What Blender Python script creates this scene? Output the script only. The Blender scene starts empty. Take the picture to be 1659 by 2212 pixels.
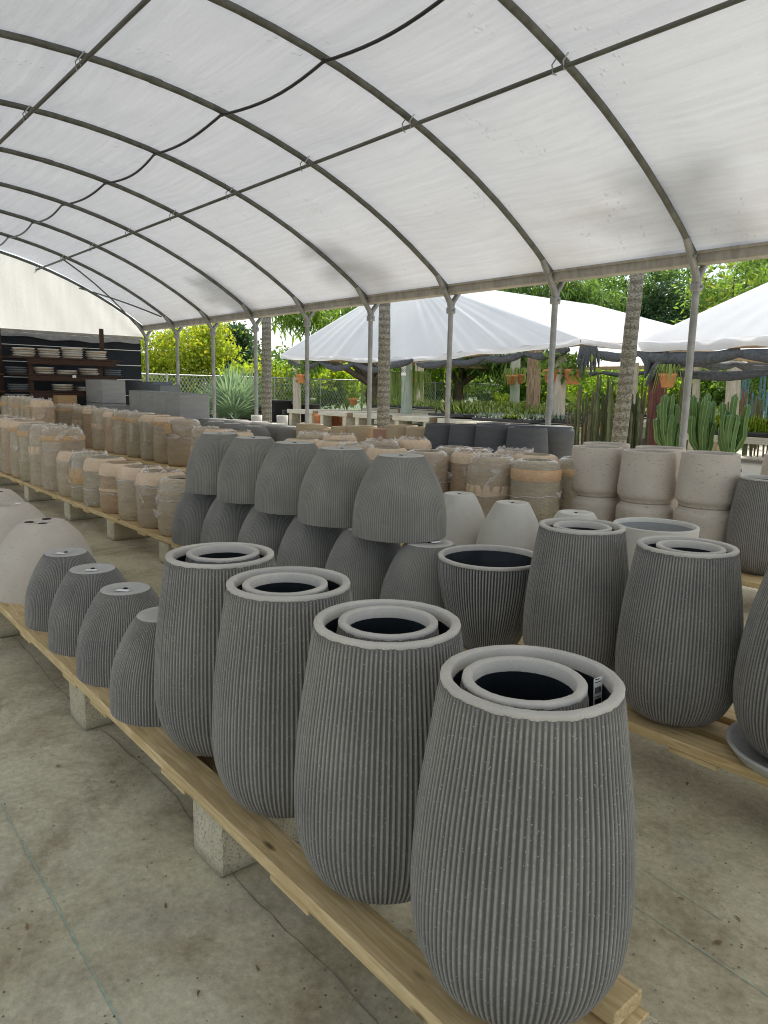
import bpy, math, random
import numpy as np
from mathutils import Vector, Matrix
random.seed(7); rng = np.random.default_rng(7)
S = bpy.context.scene; COL = S.collection
PI = math.pi; rad = math.radians

# ------------------------------------------------------------------ camera
EYE = 1.5; FOC = 1566.0; CX, CY = 829.5, 1106.0
yaw, pitch, roll = rad(-49.45995), rad(9.57722), rad(1.154873)
_cy, _sy, _cp, _sp = math.cos(yaw), math.sin(yaw), math.cos(pitch), math.sin(pitch)
FW = Vector((_sy*_cp, _cy*_cp, -_sp)); _r = Vector((_cy, -_sy, 0)); _u = _r.cross(FW)
RT = math.cos(roll)*_r + math.sin(roll)*_u; UP = -math.sin(roll)*_r + math.cos(roll)*_u
cam = bpy.data.cameras.new('camera'); camo = bpy.data.objects.new('camera', cam); COL.objects.link(camo)
m = Matrix((RT, UP, -FW)).transposed().to_4x4(); m.translation = Vector((0, 0, EYE)); camo.matrix_world = m
cam.sensor_fit = 'VERTICAL'; cam.sensor_height = 24; cam.lens = FOC/2212*24
cam.clip_start = .02; cam.clip_end = 2000
S.camera = camo
S.render.resolution_x, S.render.resolution_y = 768, 1024

def ray(px, py): return FW + (px-CX)/FOC*RT - (py-CY)/FOC*UP      # survey: photo point -> sight line
def on_y(px, py, Y):
    d = ray(px, py); t = Y/d.y; return Vector((d.x*t, Y, EYE+d.z*t))
def on_z(px, py, z):
    d = ray(px, py); t = (z-EYE)/d.z; return Vector((d.x*t, d.y*t, z))
def on_x(px, py, X):
    d = ray(px, py); t = X/d.x; return Vector((X, d.y*t, EYE+d.z*t))
def far(px, py, dep):                                             # at a horizontal depth
    d = ray(px, py); h = d.x*_sy + d.y*_cy; t = dep/h; return Vector((d.x*t, d.y*t, EYE+d.z*t))

# ------------------------------------------------------------------ object helpers
def tag(o, label=None, cat=None, group=None, kind=None):
    if label: o['label'] = label
    if cat: o['category'] = cat
    if group: o['group'] = group
    if kind: o['kind'] = kind
    return o
def empty(name, loc, label=None, cat=None, group=None, rz=0):
    o = bpy.data.objects.new(name, None); COL.objects.link(o); o.location = loc; o.rotation_euler.z = rz
    o.empty_display_size = .1
    return tag(o, label, cat, group)
def obj(name, me, mat=None, parent=None, loc=None):
    o = bpy.data.objects.new(name, me); COL.objects.link(o)
    if mat and not me.materials: me.materials.append(mat)
    if parent: o.parent = parent
    if loc is not None: o.location = loc
    return o
def copy_tree(o, parent=None):
    c = o.copy(); COL.objects.link(c); c.parent = parent
    for ch in [x for x in o.children]: copy_tree(ch, c)
    return c
def relabel(o, label, group=None):
    o['label'] = label
    if group: o['group'] = group
ORD = ['first','second','third','fourth','fifth','sixth','seventh','eighth','ninth','tenth','eleventh','twelfth','thirteenth','fourteenth','fifteenth','sixteenth','seventeenth','eighteenth']

class MB:
    """collects geometry into one mesh"""
    def __init__(s): s.v=[]; s.f=[]; s.sm=[]; s.at=[]
    def add(s, v, f, smooth=False, at=None):
        b = len(s.v); s.v += [tuple(p) for p in v]; s.f += [tuple(i+b for i in q) for q in f]; s.sm += [smooth]*len(f)
        s.at += (list(at) if at is not None else [0.0]*len(v))
    def box(s, x0, x1, y0, y1, z0, z1, M=None, bev=0.0):
        if bev > 0:
            b = bev; v=[]; 
            # chamfered box: 24 verts
            for sx in (0,1):
                for sy in (0,1):
                    for sz in (0,1):
                        X=(x0,x1)[sx]; Y=(y0,y1)[sy]; Z=(z0,z1)[sz]; dx=b if sx==0 else -b; dy=b if sy==0 else -b; dz=b if sz==0 else -b
                        v += [(X,Y+dy,Z+dz),(X+dx,Y,Z+dz),(X+dx,Y+dy,Z)]
            def i(sx,sy,sz,a): return (sx*4+sy*2+sz)*3+a
            f=[]
            f += [(i(0,0,0,0),i(0,0,1,0),i(0,1,1,0),i(0,1,0,0)),(i(1,0,0,0),i(1,1,0,0),i(1,1,1,0),i(1,0,1,0))]
            f += [(i(0,0,0,1),i(1,0,0,1),i(1,0,1,1),i(0,0,1,1)),(i(0,1,0,1),i(0,1,1,1),i(1,1,1,1),i(1,1,0,1))]
            f += [(i(0,0,0,2),i(0,1,0,2),i(1,1,0,2),i(1,0,0,2)),(i(0,0,1,2),i(1,0,1,2),i(1,1,1,2),i(0,1,1,2))]
            for p in (0,1):
                for q in (0,1):
                    f += [(i(0,p,q,1),i(0,p,q,2),i(1,p,q,2),i(1,p,q,1)),(i(p,0,q,0),i(p,0,q,2),i(p,1,q,2),i(p,1,q,0)),(i(p,q,0,0),i(p,q,0,1),i(p,q,1,1),i(p,q,1,0))]
            for sx in (0,1):
                for sy in (0,1):
                    for sz in (0,1): f.append((i(sx,sy,sz,0),i(sx,sy,sz,1),i(sx,sy,sz,2)))
        else:
            v=[(x,y,z) for x in (x0,x1) for y in (y0,y1) for z in (z0,z1)]
            f=[(0,1,3,2),(4,6,7,5),(0,4,5,1),(2,3,7,6),(0,2,6,4),(1,5,7,3)]
        if M is not None: v=[tuple(M@Vector(p)) for p in v]
        s.add(v,f)
    def tube(s, pts, r, n=8, caps=True, smooth=True):
        pts=[Vector(p) for p in pts]; k=len(pts); rr = r if hasattr(r,'__len__') else [r]*k
        t0=(pts[1]-pts[0]).normalized(); a=Vector((0,0,1)) if abs(t0.z)<.9 else Vector((1,0,0)); nrm=(a-t0*a.dot(t0)).normalized()
        v=[]
        for i in range(k):
            t=(pts[min(i+1,k-1)]-pts[max(i-1,0)]).normalized(); nrm=(nrm-t*nrm.dot(t)).normalized(); b=t.cross(nrm)
            for j in range(n):
                an=2*PI*j/n; v.append(pts[i]+(nrm*math.cos(an)+b*math.sin(an))*rr[i])
        f=[(i*n+j,i*n+(j+1)%n,(i+1)*n+(j+1)%n,(i+1)*n+j) for i in range(k-1) for j in range(n)]
        s.add(v,f,smooth)
        if caps: s.add(v[:n],[tuple(range(n))[::-1]]); s.add(v[-n:],[tuple(range(n))])
    def lathe(s, prof, n=48, fn=None, cx=0, cy=0, cz=0, smooth=True, capt=False, capb=False):
        v=[]
        for i,(r,z) in enumerate(prof):
            for j in range(n):
                a=2*PI*j/n; q=r+(fn(i,j,r,z) if fn else 0); v.append((cx+q*math.cos(a),cy+q*math.sin(a),cz+z))
        f=[(i*n+j,i*n+(j+1)%n,(i+1)*n+(j+1)%n,(i+1)*n+j) for i in range(len(prof)-1) for j in range(n)]
        s.add(v,f,smooth)
        if capb: s.f.append(tuple(len(s.v)-len(v)+j for j in range(n))[::-1]); s.sm.append(False)
        if capt: s.f.append(tuple(len(s.v)-n+j for j in range(n))); s.sm.append(False)
    def mesh(s, name, mat=None, attr=None):
        me=bpy.data.meshes.new(name); me.from_pydata(s.v,[],s.f); me.polygons.foreach_set('use_smooth',s.sm)
        if attr:
            a=me.attributes.new(attr,'FLOAT','POINT'); a.data.foreach_set('value',s.at)
        if mat: me.materials.append(mat)
        me.update(); return me
    def build(s, name, mat, parent=None, loc=None): return obj(name, s.mesh(name,mat), None, parent, loc)

def quads_mesh(name, V, mat):
    """V: (n,4,3) array of loose quads"""
    n=len(V); me=bpy.data.meshes.new(name); me.vertices.add(n*4); me.vertices.foreach_set('co',V.reshape(-1).astype(np.float32))
    me.loops.add(n*4); me.loops.foreach_set('vertex_index',np.arange(n*4,dtype=np.int32)); me.polygons.add(n)
    me.polygons.foreach_set('loop_start',np.arange(0,n*4,4,dtype=np.int32)); me.polygons.foreach_set('loop_total',np.full(n,4,dtype=np.int32))
    me.materials.append(mat); me.update(); me.validate(); return me

# ------------------------------------------------------------------ materials
def nodes(name):
    m=bpy.data.materials.new(name); m.use_nodes=True; nt=m.node_tree; nt.nodes.clear()
    out=nt.nodes.new('ShaderNodeOutputMaterial'); return m,nt,out
def N(nt,t,**k):
    n=nt.nodes.new(t)
    for a,b in k.items():
        if a in n.inputs.keys() if isinstance(a,str) else False: n.inputs[a].default_value=b
        else: setattr(n,a,b)
    return n
def coords(nt, scale=(1,1,1), rnd=True, kind='Object'):
    tc=nt.nodes.new('ShaderNodeTexCoord'); mp=nt.nodes.new('ShaderNodeMapping'); mp.inputs['Scale'].default_value=scale
    nt.links.new(tc.outputs[kind],mp.inputs['Vector'])
    if rnd:
        oi=nt.nodes.new('ShaderNodeObjectInfo'); mu=nt.nodes.new('ShaderNodeMath'); mu.operation='MULTIPLY'; mu.inputs[1].default_value=37.
        nt.links.new(oi.outputs['Random'],mu.inputs[0]); nt.links.new(mu.outputs[0],mp.inputs['Location'])
    return mp.outputs['Vector']
def noise(nt, vec, scale, detail=4, rough=.6, dist=0):
    n=nt.nodes.new('ShaderNodeTexNoise'); n.inputs['Scale'].default_value=scale; n.inputs['Detail'].default_value=detail
    n.inputs['Roughness'].default_value=rough; n.inputs['Distortion'].default_value=dist; nt.links.new(vec,n.inputs['Vector']); return n.outputs['Fac']
def ramp(nt, fac, stops):
    r=nt.nodes.new('ShaderNodeValToRGB'); e=r.color_ramp.elements
    while len(e)<len(stops): e.new(.5)
    for q,(p,c) in zip(e,stops): q.position=p; q.color=(*c,1) if hasattr(c,'__len__') else (c,c,c,1)
    nt.links.new(fac,r.inputs['Fac']); return r.outputs['Color']
def mixc(nt, fac, a, b, mode='MIX'):
    x=nt.nodes.new('ShaderNodeMix'); x.data_type='RGBA'; x.blend_type=mode
    if isinstance(fac,(int,float)): x.inputs[0].default_value=fac
    else: nt.links.new(fac,x.inputs[0])
    for s,i in ((a,6),(b,7)):
        if isinstance(s,tuple): x.inputs[i].default_value=(*s,1)
        else: nt.links.new(s,x.inputs[i])
    return x.outputs[2]
def bumpn(nt, h, st, dist=.01):
    b=nt.nodes.new('ShaderNodeBump'); b.inputs['Strength'].default_value=st; b.inputs['Distance'].default_value=dist; nt.links.new(h,b.inputs['Height']); return b.outputs['Normal']
def bsdf(nt, out, col, rough=.8, spec=.3, normal=None, metal=0):
    p=nt.nodes.new('ShaderNodeBsdfPrincipled'); p.inputs['Roughness'].default_value=rough; p.inputs['Specular IOR Level'].default_value=spec; p.inputs['Metallic'].default_value=metal
    if isinstance(col,tuple): p.inputs['Base Color'].default_value=(*col,1)
    else: nt.links.new(col,p.inputs['Base Color'])
    if normal is not None: nt.links.new(normal,p.inputs['Normal'])
    nt.links.new(p.outputs[0],out.inputs['Surface']); return p
def sc(c,k): return tuple(min(1,x*k) for x in c)
def plain(name, col, var=.2, scale=6, stretch=(1,1,1), rough=.8, spec=.3, bump=.15, bscale=60, metal=0, rnd=True):
    m,nt,out=nodes(name); v=coords(nt,stretch,rnd); f=noise(nt,v,scale,6,.65)
    c=ramp(nt,f,[(.3,sc(col,1-var)),(.7,sc(col,1+var))]); b=noise(nt,v,bscale,4,.6)
    bsdf(nt,out,c,rough,spec,bumpn(nt,b,bump,.004),metal); return m
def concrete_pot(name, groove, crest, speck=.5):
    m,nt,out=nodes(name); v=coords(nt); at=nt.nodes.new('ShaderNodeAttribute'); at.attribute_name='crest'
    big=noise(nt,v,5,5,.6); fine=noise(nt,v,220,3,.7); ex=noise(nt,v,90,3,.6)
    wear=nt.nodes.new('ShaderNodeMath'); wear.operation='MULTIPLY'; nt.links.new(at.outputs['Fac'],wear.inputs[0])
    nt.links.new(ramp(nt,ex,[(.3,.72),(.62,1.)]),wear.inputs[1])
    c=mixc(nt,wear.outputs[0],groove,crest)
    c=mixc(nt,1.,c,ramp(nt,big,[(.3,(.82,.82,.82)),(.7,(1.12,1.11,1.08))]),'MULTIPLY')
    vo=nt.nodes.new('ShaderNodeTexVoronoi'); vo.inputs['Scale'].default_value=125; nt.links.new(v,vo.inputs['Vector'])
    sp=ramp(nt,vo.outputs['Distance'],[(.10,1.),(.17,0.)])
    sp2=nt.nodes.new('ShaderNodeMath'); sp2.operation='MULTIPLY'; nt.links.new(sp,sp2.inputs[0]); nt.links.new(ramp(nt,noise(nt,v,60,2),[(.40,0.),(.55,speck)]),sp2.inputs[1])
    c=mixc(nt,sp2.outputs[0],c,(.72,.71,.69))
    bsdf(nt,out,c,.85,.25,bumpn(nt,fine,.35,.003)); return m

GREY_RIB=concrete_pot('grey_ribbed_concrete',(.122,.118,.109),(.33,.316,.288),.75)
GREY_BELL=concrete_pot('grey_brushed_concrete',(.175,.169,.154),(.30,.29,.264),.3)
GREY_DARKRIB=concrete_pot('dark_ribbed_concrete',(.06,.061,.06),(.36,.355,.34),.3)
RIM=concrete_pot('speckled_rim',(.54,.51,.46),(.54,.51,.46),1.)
DISC=plain('pale_base_concrete',(.46,.445,.41),.12,14,bump=.3,bscale=120)
LINING=plain('black_waterproof_lining',(.008,.012,.016),.4,9,rough=.42,spec=.5,bump=.3,bscale=14)
CHAR=plain('charcoal_fibre_cement',(.10,.104,.11),.12,5,(1,1,6),.75,.3,.12,70)
CREAMD=None
def cream_mat(name, col, pit):
    m,nt,out=nodes(name); v=coords(nt); v2=coords(nt,(1,1,3.5)); big=noise(nt,v,4,5,.6); p=noise(nt,v2,24,4,.6)
    c=ramp(nt,big,[(.3,sc(col,.9)),(.7,sc(col,1.08))]); hole=ramp(nt,p,[(.61,0.),(.66,pit)])
    c=mixc(nt,hole,c,sc(col,.45)); c=mixc(nt,ramp(nt,noise(nt,v2,60,2),[(.55,0.),(.75,.18)]),c,sc(col,.7))
    bsdf(nt,out,c,.85,.2,bumpn(nt,p,.25,.004)); return m
CREAM=cream_mat('pitted_cream_cement',(.56,.50,.425),.6); PALE=cream_mat('smooth_pale_cement',(.60,.58,.52),.0); BEIGE=cream_mat('worn_beige_cement',(.56,.50,.42),.22)
TAN=plain('tan_clay',(.46,.37,.24),.1,5,bump=.1); TERRA=plain('dusty_terracotta',(.42,.25,.17),.12,6,bump=.15); ORANGE=plain('orange_terracotta',(.72,.30,.13),.15,8)
SLAB=plain('grey_fibre_planter',(.34,.34,.33),.1,3,(1,1,5),.85,.2,.15,80); SLATE=plain('slate_fibre_planter',(.16,.175,.19),.1,3,bump=.15)
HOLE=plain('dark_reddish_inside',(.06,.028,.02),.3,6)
BLACKP=plain('black_nursery_plastic',(.014,.015,.016),.2,8,rough=.45,spec=.5)
STEEL=plain('weathered_galvanised_steel',(.30,.305,.30),.25,7,(1,1,1),.55,.5,.1,80,.35); HOOPM=plain('dull_hoop_pipe',(.125,.13,.115),.35,3,(.6,3,3),.6,.4,.1,60,.2)
GALV=plain('bright_galvanised_clip',(.45,.45,.44),.15,20,rough=.4,metal=.6); BEAMM=plain('dusty_gutter_beam',(.36,.345,.31),.25,4,(3,1,1),.7,.3,.15,40)
HOSEM=plain('black_poly_hose',(.012,.012,.013),.2,8,rough=.4,spec=.5)
PAPER=plain('white_sticker',(.86,.86,.84),.03,8); INK=plain('black_print',(.02,.02,.02),.05,8)
WHITEPVC=plain('white_pvc',(.78,.78,.76),.05,8,rough=.5)

def wood_mat(name, a, b, knots=True, sx=1.2):
    m,nt,out=nodes(name); v=coords(nt,(sx,14,14)); 
    g=noise(nt,v,3.2,5,.6,1.2); c=ramp(nt,g,[(.28,a),(.52,sc(tuple((x+y)/2 for x,y in zip(a,b)),1.)),(.72,b)])
    if knots:
        v2=coords(nt,(1.5,5,5)); vo=nt.nodes.new('ShaderNodeTexVoronoi'); vo.inputs['Scale'].default_value=2.3; nt.links.new(v2,vo.inputs['Vector'])
        c=mixc(nt,ramp(nt,vo.outputs['Distance'],[(.05,.85),(.13,0.)]),c,sc(a,.22)); 
        v3=coords(nt,(1,1,1)); c=mixc(nt,ramp(nt,noise(nt,v3,3,4),[(.5,0.),(.75,.35)]),c,sc(a,.55))
    bsdf(nt,out,c,.75,.25,bumpn(nt,g,.25,.004)); return m
PINE=wood_mat('yellow_pine',(.45,.31,.13),(.77,.60,.335)); DARKWOOD=wood_mat('dark_brown_timber',(.035,.02,.014),(.10,.055,.038),False)
OLDWOOD=wood_mat('weathered_board',(.36,.33,.24),(.60,.57,.46),False); RAFTER=wood_mat('tan_rafter',(.25,.17,.09),(.42,.31,.19),False)
def pole_mat(name,a,b,moss=0):
    m,nt,out=nodes(name); v=coords(nt,(7,7,.8)); g=noise(nt,v,2.4,6,.65,.6); c=ramp(nt,g,[(.3,a),(.7,b)])
    if moss: c=mixc(nt,ramp(nt,noise(nt,coords(nt),1.3,4),[(.4,0.),(.65,moss)]),c,(.25,.33,.24))
    bsdf(nt,out,c,.85,.2,bumpn(nt,g,.6,.02)); return m
POLE_PALE=pole_mat('pale_round_timber',(.36,.31,.22),(.62,.56,.45)); POLE_MOSS=pole_mat('mossy_round_timber',(.28,.30,.24),(.52,.52,.43),.8)
POLE_BROWN=pole_mat('brown_stained_timber',(.14,.075,.03),(.42,.34,.24)); POLE_RED=pole_mat('reddish_charred_timber',(.035,.03,.032),(.26,.10,.065))
def block_mat():
    m,nt,out=nodes('cinder_block'); v=coords(nt); f=noise(nt,v,7,5,.65); g=noise(nt,v,140,3,.75)
    c=ramp(nt,f,[(.3,(.47,.415,.28)),(.7,(.70,.63,.47))]); c=mixc(nt,ramp(nt,g,[(.36,.75),(.48,0.)]),c,(.17,.16,.13))
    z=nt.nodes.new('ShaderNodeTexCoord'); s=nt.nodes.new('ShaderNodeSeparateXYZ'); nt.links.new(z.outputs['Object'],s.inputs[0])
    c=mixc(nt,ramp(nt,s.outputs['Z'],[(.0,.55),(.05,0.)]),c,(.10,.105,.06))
    bsdf(nt,out,c,.95,.1,bumpn(nt,g,.8,.006)); return m
BLOCK=block_mat()
def floor_mat():
    m,nt,out=nodes('stained_concrete'); v=coords(nt,rnd=False)
    a=noise(nt,v,.55,6,.62,.6); b=noise(nt,v,1.9,9,.76,.3); g=noise(nt,v,38,6,.8); s=noise(nt,v,1.1,5,.7,1.0)
    c=ramp(nt,a,[(.30,(.46,.41,.265)),(.50,(.56,.51,.35)),(.68,(.64,.595,.44))])
    c=mixc(nt,ramp(nt,b,[(.46,0.),(.63,.74)]),c,(.27,.22,.135))
    c=mixc(nt,ramp(nt,s,[(.56,0.),(.70,.4)]),c,(.52,.515,.45))
    c=mixc(nt,1.,c,ramp(nt,g,[(.3,(.72,.72,.70)),(.7,(1.2,1.2,1.2))]),'MULTIPLY')
    vo=nt.nodes.new('ShaderNodeTexVoronoi'); vo.inputs['Scale'].default_value=34; nt.links.new(v,vo.inputs['Vector'])
    sp=nt.nodes.new('ShaderNodeMath'); sp.operation='MULTIPLY'; nt.links.new(ramp(nt,vo.outputs['Distance'],[(.09,1.),(.15,0.)]),sp.inputs[0]); nt.links.new(ramp(nt,noise(nt,v,3.5,3),[(.52,0.),(.62,.9)]),sp.inputs[1])
    c=mixc(nt,sp.outputs[0],c,(.07,.06,.045))
    bsdf(nt,out,c,.72,.3,bumpn(nt,g,.25,.004)); return m
FLOOR=floor_mat()
GRAVEL=plain('pale_gravel',(.40,.37,.30),.35,60,bump=.6,bscale=90,rnd=False)
def membrane_mat(name, col, trans, streak, dirt_and_patches=True, var=1.):
    m,nt,out=nodes(name); v=coords(nt,streak,False); g=noise(nt,v,2.2,6,.65); w=coords(nt,(1,1,1),False); big=noise(nt,w,.7,4,.6)
    c=ramp(nt,g,[(.25,sc(col,1-.12*var)),(.75,sc(col,1+.06*var))]); c=mixc(nt,1.,c,ramp(nt,big,[(.3,(.965,.965,.97)),(.7,(1.02,1.02,1.015))]),'MULTIPLY')
    sc_=noise(nt,coords(nt,(7,1.6,1.6),False),9,5,.75); c=mixc(nt,ramp(nt,sc_,[(.60,0.),(.66,.45*var)]),c,sc(col,1.12))
    if dirt_and_patches:
        z=nt.nodes.new('ShaderNodeSeparateXYZ'); nt.links.new(w,z.inputs[0])
        mr=nt.nodes.new('ShaderNodeMapRange'); mr.inputs[1].default_value=3.75; mr.inputs[2].default_value=2.95; nt.links.new(z.outputs['Z'],mr.inputs[0])
        dm=nt.nodes.new('ShaderNodeMath'); dm.operation='MULTIPLY'; nt.links.new(mr.outputs[0],dm.inputs[0]); nt.links.new(ramp(nt,noise(nt,coords(nt,(.5,1,1),False),1.1,5,.6),[(.42,0.),(.70,.45)]),dm.inputs[1])
        c=mixc(nt,dm.outputs[0],c,(.36,.32,.22))
        for (q,rx,st) in (((-4.85,7.0,3.4),(1.1,.7,.5),.5),((-9.75,6.75,3.55),(.9,.40,.34),.6),((-9.35,7.1,3.35),(1.0,.38,.28),.55),((-13.4,6.8,3.5),(.6,.4,.3),.5)):   # soft grey-brown patches with noisy edges, towards the eave
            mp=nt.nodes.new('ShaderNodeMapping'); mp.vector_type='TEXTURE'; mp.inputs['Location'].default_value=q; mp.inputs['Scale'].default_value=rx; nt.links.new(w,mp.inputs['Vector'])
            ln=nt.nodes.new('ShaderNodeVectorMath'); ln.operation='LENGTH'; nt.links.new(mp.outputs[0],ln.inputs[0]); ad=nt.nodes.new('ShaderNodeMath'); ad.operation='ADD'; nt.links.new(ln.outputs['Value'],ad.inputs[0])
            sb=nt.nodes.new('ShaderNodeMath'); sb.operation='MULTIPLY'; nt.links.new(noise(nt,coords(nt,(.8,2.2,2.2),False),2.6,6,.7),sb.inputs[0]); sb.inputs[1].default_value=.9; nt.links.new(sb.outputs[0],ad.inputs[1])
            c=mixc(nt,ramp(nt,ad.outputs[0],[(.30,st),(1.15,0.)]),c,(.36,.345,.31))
    nb=bumpn(nt,noise(nt,coords(nt,(2.2,5,5),False),5,4,.6),.22*min(1,var+.3),.02)
    if dirt_and_patches:                                  # small blisters and dents in lines
        vo=nt.nodes.new('ShaderNodeTexVoronoi'); vo.inputs['Scale'].default_value=16; nt.links.new(coords(nt,(1,.8,.8),False),vo.inputs['Vector'])
        mk=nt.nodes.new('ShaderNodeMath'); mk.operation='MULTIPLY'; nt.links.new(ramp(nt,vo.outputs['Distance'],[(.12,1.),(.34,0.)]),mk.inputs[0]); nt.links.new(ramp(nt,noise(nt,coords(nt,(1.1,.5,.5),False),2.2,3,.6),[(.60,0.),(.66,1.)]),mk.inputs[1])
        b2=nt.nodes.new('ShaderNodeBump'); b2.inputs['Strength'].default_value=.55; b2.inputs['Distance'].default_value=.03; nt.links.new(mk.outputs[0],b2.inputs['Height']); nt.links.new(nb,b2.inputs['Normal']); nb=b2.outputs['Normal']
    d=nt.nodes.new('ShaderNodeBsdfDiffuse'); t=nt.nodes.new('ShaderNodeBsdfTranslucent'); mx=nt.nodes.new('ShaderNodeMixShader'); mx.inputs[0].default_value=trans
    for q in (d,t): nt.links.new(c,q.inputs['Color']); nt.links.new(nb,q.inputs['Normal'])
    nt.links.new(d.outputs[0],mx.inputs[1]); nt.links.new(t.outputs[0],mx.inputs[2]); nt.links.new(mx.outputs[0],out.inputs['Surface']); return m
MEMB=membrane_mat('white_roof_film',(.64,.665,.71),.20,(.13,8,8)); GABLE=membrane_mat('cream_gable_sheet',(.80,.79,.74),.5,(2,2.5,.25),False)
TENTM=membrane_mat('white_tent_cloth',(.90,.91,.92),.5,(1.2,1.2,1.2),False,.15)
NET=plain('dark_shade_netting',(.085,.09,.095),.4,12,rough=.85,bump=.5,bscale=40); TARP=plain('black_woven_tarp',(.012,.016,.022),.3,5,rough=.7,bump=.2)
GREYCLOTH=plain('grey_fold_cloth',(.30,.31,.32),.2,9,bump=.4,bscale=20)
def leaf_mat(name, a, b, trans=.4, dry=None):
    m,nt,out=nodes(name); ge=nt.nodes.new('ShaderNodeNewGeometry'); st=[(0.,a),(.8,b)]
    if dry: st.append((.97,dry))
    c=ramp(nt,ge.outputs['Random Per Island'],st)
    d=nt.nodes.new('ShaderNodeBsdfPrincipled'); d.inputs['Roughness'].default_value=.5; d.inputs['Specular IOR Level'].default_value=.4
    t=nt.nodes.new('ShaderNodeBsdfTranslucent'); mx=nt.nodes.new('ShaderNodeMixShader'); mx.inputs[0].default_value=trans
    nt.links.new(c,d.inputs['Base Color']); t2=mixc(nt,1.,c,(1.15,1.2,.6),'MULTIPLY'); nt.links.new(t2,t.inputs['Color'])
    nt.links.new(d.outputs[0],mx.inputs[1]); nt.links.new(t.outputs[0],mx.inputs[2]); nt.links.new(mx.outputs[0],out.inputs['Surface']); return m
L_YEL=leaf_mat('yellow_green_leaves',(.20,.28,.03),(.46,.52,.05),.55,(.56,.46,.05)); L_LIME=leaf_mat('lime_leaves',(.15,.28,.025),(.42,.52,.045),.55)
L_MID=leaf_mat('mid_green_leaves',(.08,.16,.03),(.26,.38,.07),.5); L_DARK=leaf_mat('dark_green_leaves',(.055,.12,.03),(.21,.32,.085),.45); L_DEEP=leaf_mat('deep_blue_green_leaves',(.03,.075,.035),(.11,.18,.075),.35)
L_SILV=leaf_mat('silver_fan_leaves',(.18,.28,.19),(.36,.46,.34),.3); L_PALM=leaf_mat('palm_leaflets',(.08,.16,.03),(.28,.36,.07),.45); L_GLOS=leaf_mat('glossy_rosette_leaves',(.12,.19,.03),(.36,.40,.08),.4)
L_ALOE=leaf_mat('aloe_leaves',(.20,.32,.07),(.52,.62,.18),.5); L_GREYP=leaf_mat('grey_green_succulents',(.14,.19,.15),(.32,.38,.30),.25); L_HANG=leaf_mat('trailing_green_strands',(.12,.20,.04),(.28,.36,.10),.4)
BARK=plain('brown_bark',(.13,.10,.075),.45,6,(3,3,1),.9,.1,.6,14); DEAD=plain('dry_leaf',(.22,.15,.07),.3,20)
def palmtrunk():
    m,nt,out=nodes('lichen_palm_trunk'); v=coords(nt); w=nt.nodes.new('ShaderNodeTexWave'); w.wave_type='BANDS'; w.bands_direction='Z'; w.inputs['Scale'].default_value=2.6; w.inputs['Distortion'].default_value=3.; nt.links.new(v,w.inputs['Vector'])
    c=ramp(nt,w.outputs['Fac'],[(.1,(.20,.19,.155)),(.6,(.31,.295,.245))]); c=mixc(nt,ramp(nt,noise(nt,coords(nt,(1,1,1.3)),30,5,.75),[(.45,0.),(.58,.8)]),c,(.075,.07,.052))
    bsdf(nt,out,c,.9,.1,bumpn(nt,w.outputs['Fac'],.4,.01)); return m
PALMT=palmtrunk()
CACT=plain('bright_green_cactus',(.055,.13,.03),.3,5,bump=.2); CACTEDGE=plain('pale_green_cactus_ridge',(.20,.31,.07),.2,9); CACTB=plain('brownish_cactus',(.12,.10,.055),.55,5,(2,2,.6),bump=.3); CACTBLUE=plain('blue_cactus',(.12,.22,.26),.25,4,(2,2,.5))
def kraft_mat(name, col):
    m,nt,out=nodes(name); v=coords(nt,(1,1,5)); f=noise(nt,v,5,6,.65); w=noise(nt,coords(nt,(2,2,9)),9,4,.6,1.5)
    c=ramp(nt,f,[(.3,sc(col,.84)),(.7,sc(col,1.1))]); c=mixc(nt,ramp(nt,w,[(.60,0.),(.72,.32)]),c,(.72,.64,.53))
    p=bsdf(nt,out,c,.55,.35,bumpn(nt,w,.8,.03)); p.inputs['Coat Weight'].default_value=.8; p.inputs['Coat Roughness'].default_value=.12; return m
KRAFT=[kraft_mat('wrapped_kraft_tan',(.54,.425,.28)),kraft_mat('wrapped_kraft_pink',(.49,.375,.25)),kraft_mat('wrapped_kraft_olive',(.46,.385,.255)),kraft_mat('wrapped_kraft_orange',(.52,.35,.20))]
CARD=plain('cardboard_band',(.56,.37,.19),.12,8,(1,1,4),.7,.3,.15,40); PEACH=plain('peach_cardboard_collar',(.66,.50,.34),.12,7)
def film_mat(name,al):
    m,nt,out=nodes(name); v=coords(nt,(1.5,1.5,7)); f=noise(nt,v,6,5,.7,2.0)
    p=nt.nodes.new('ShaderNodeBsdfPrincipled'); p.inputs['Base Color'].default_value=(.88,.84,.78,1); p.inputs['Roughness'].default_value=.22; p.inputs['Specular IOR Level'].default_value=.6
    nt.links.new(bumpn(nt,f,.6,.02),p.inputs['Normal']); t=nt.nodes.new('ShaderNodeBsdfTransparent'); mx=nt.nodes.new('ShaderNodeMixShader')
    nt.links.new(ramp(nt,f,[(.40,al[0]),(.62,al[1]),(.72,al[2])]),mx.inputs[0]); nt.links.new(t.outputs[0],mx.inputs[1]); nt.links.new(p.outputs[0],mx.inputs[2]); nt.links.new(mx.outputs[0],out.inputs['Surface']); return m
FILM=film_mat('clear_stretch_film',(.04,.15,.55)); FILM2=film_mat('bunched_stretch_film',(.30,.6,.9))
CHALK=plain('green_chalk',(.36,.47,.38),.3,30); STAIN=plain('dirty_mortar_line',(.25,.23,.165),.3,20)

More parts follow.
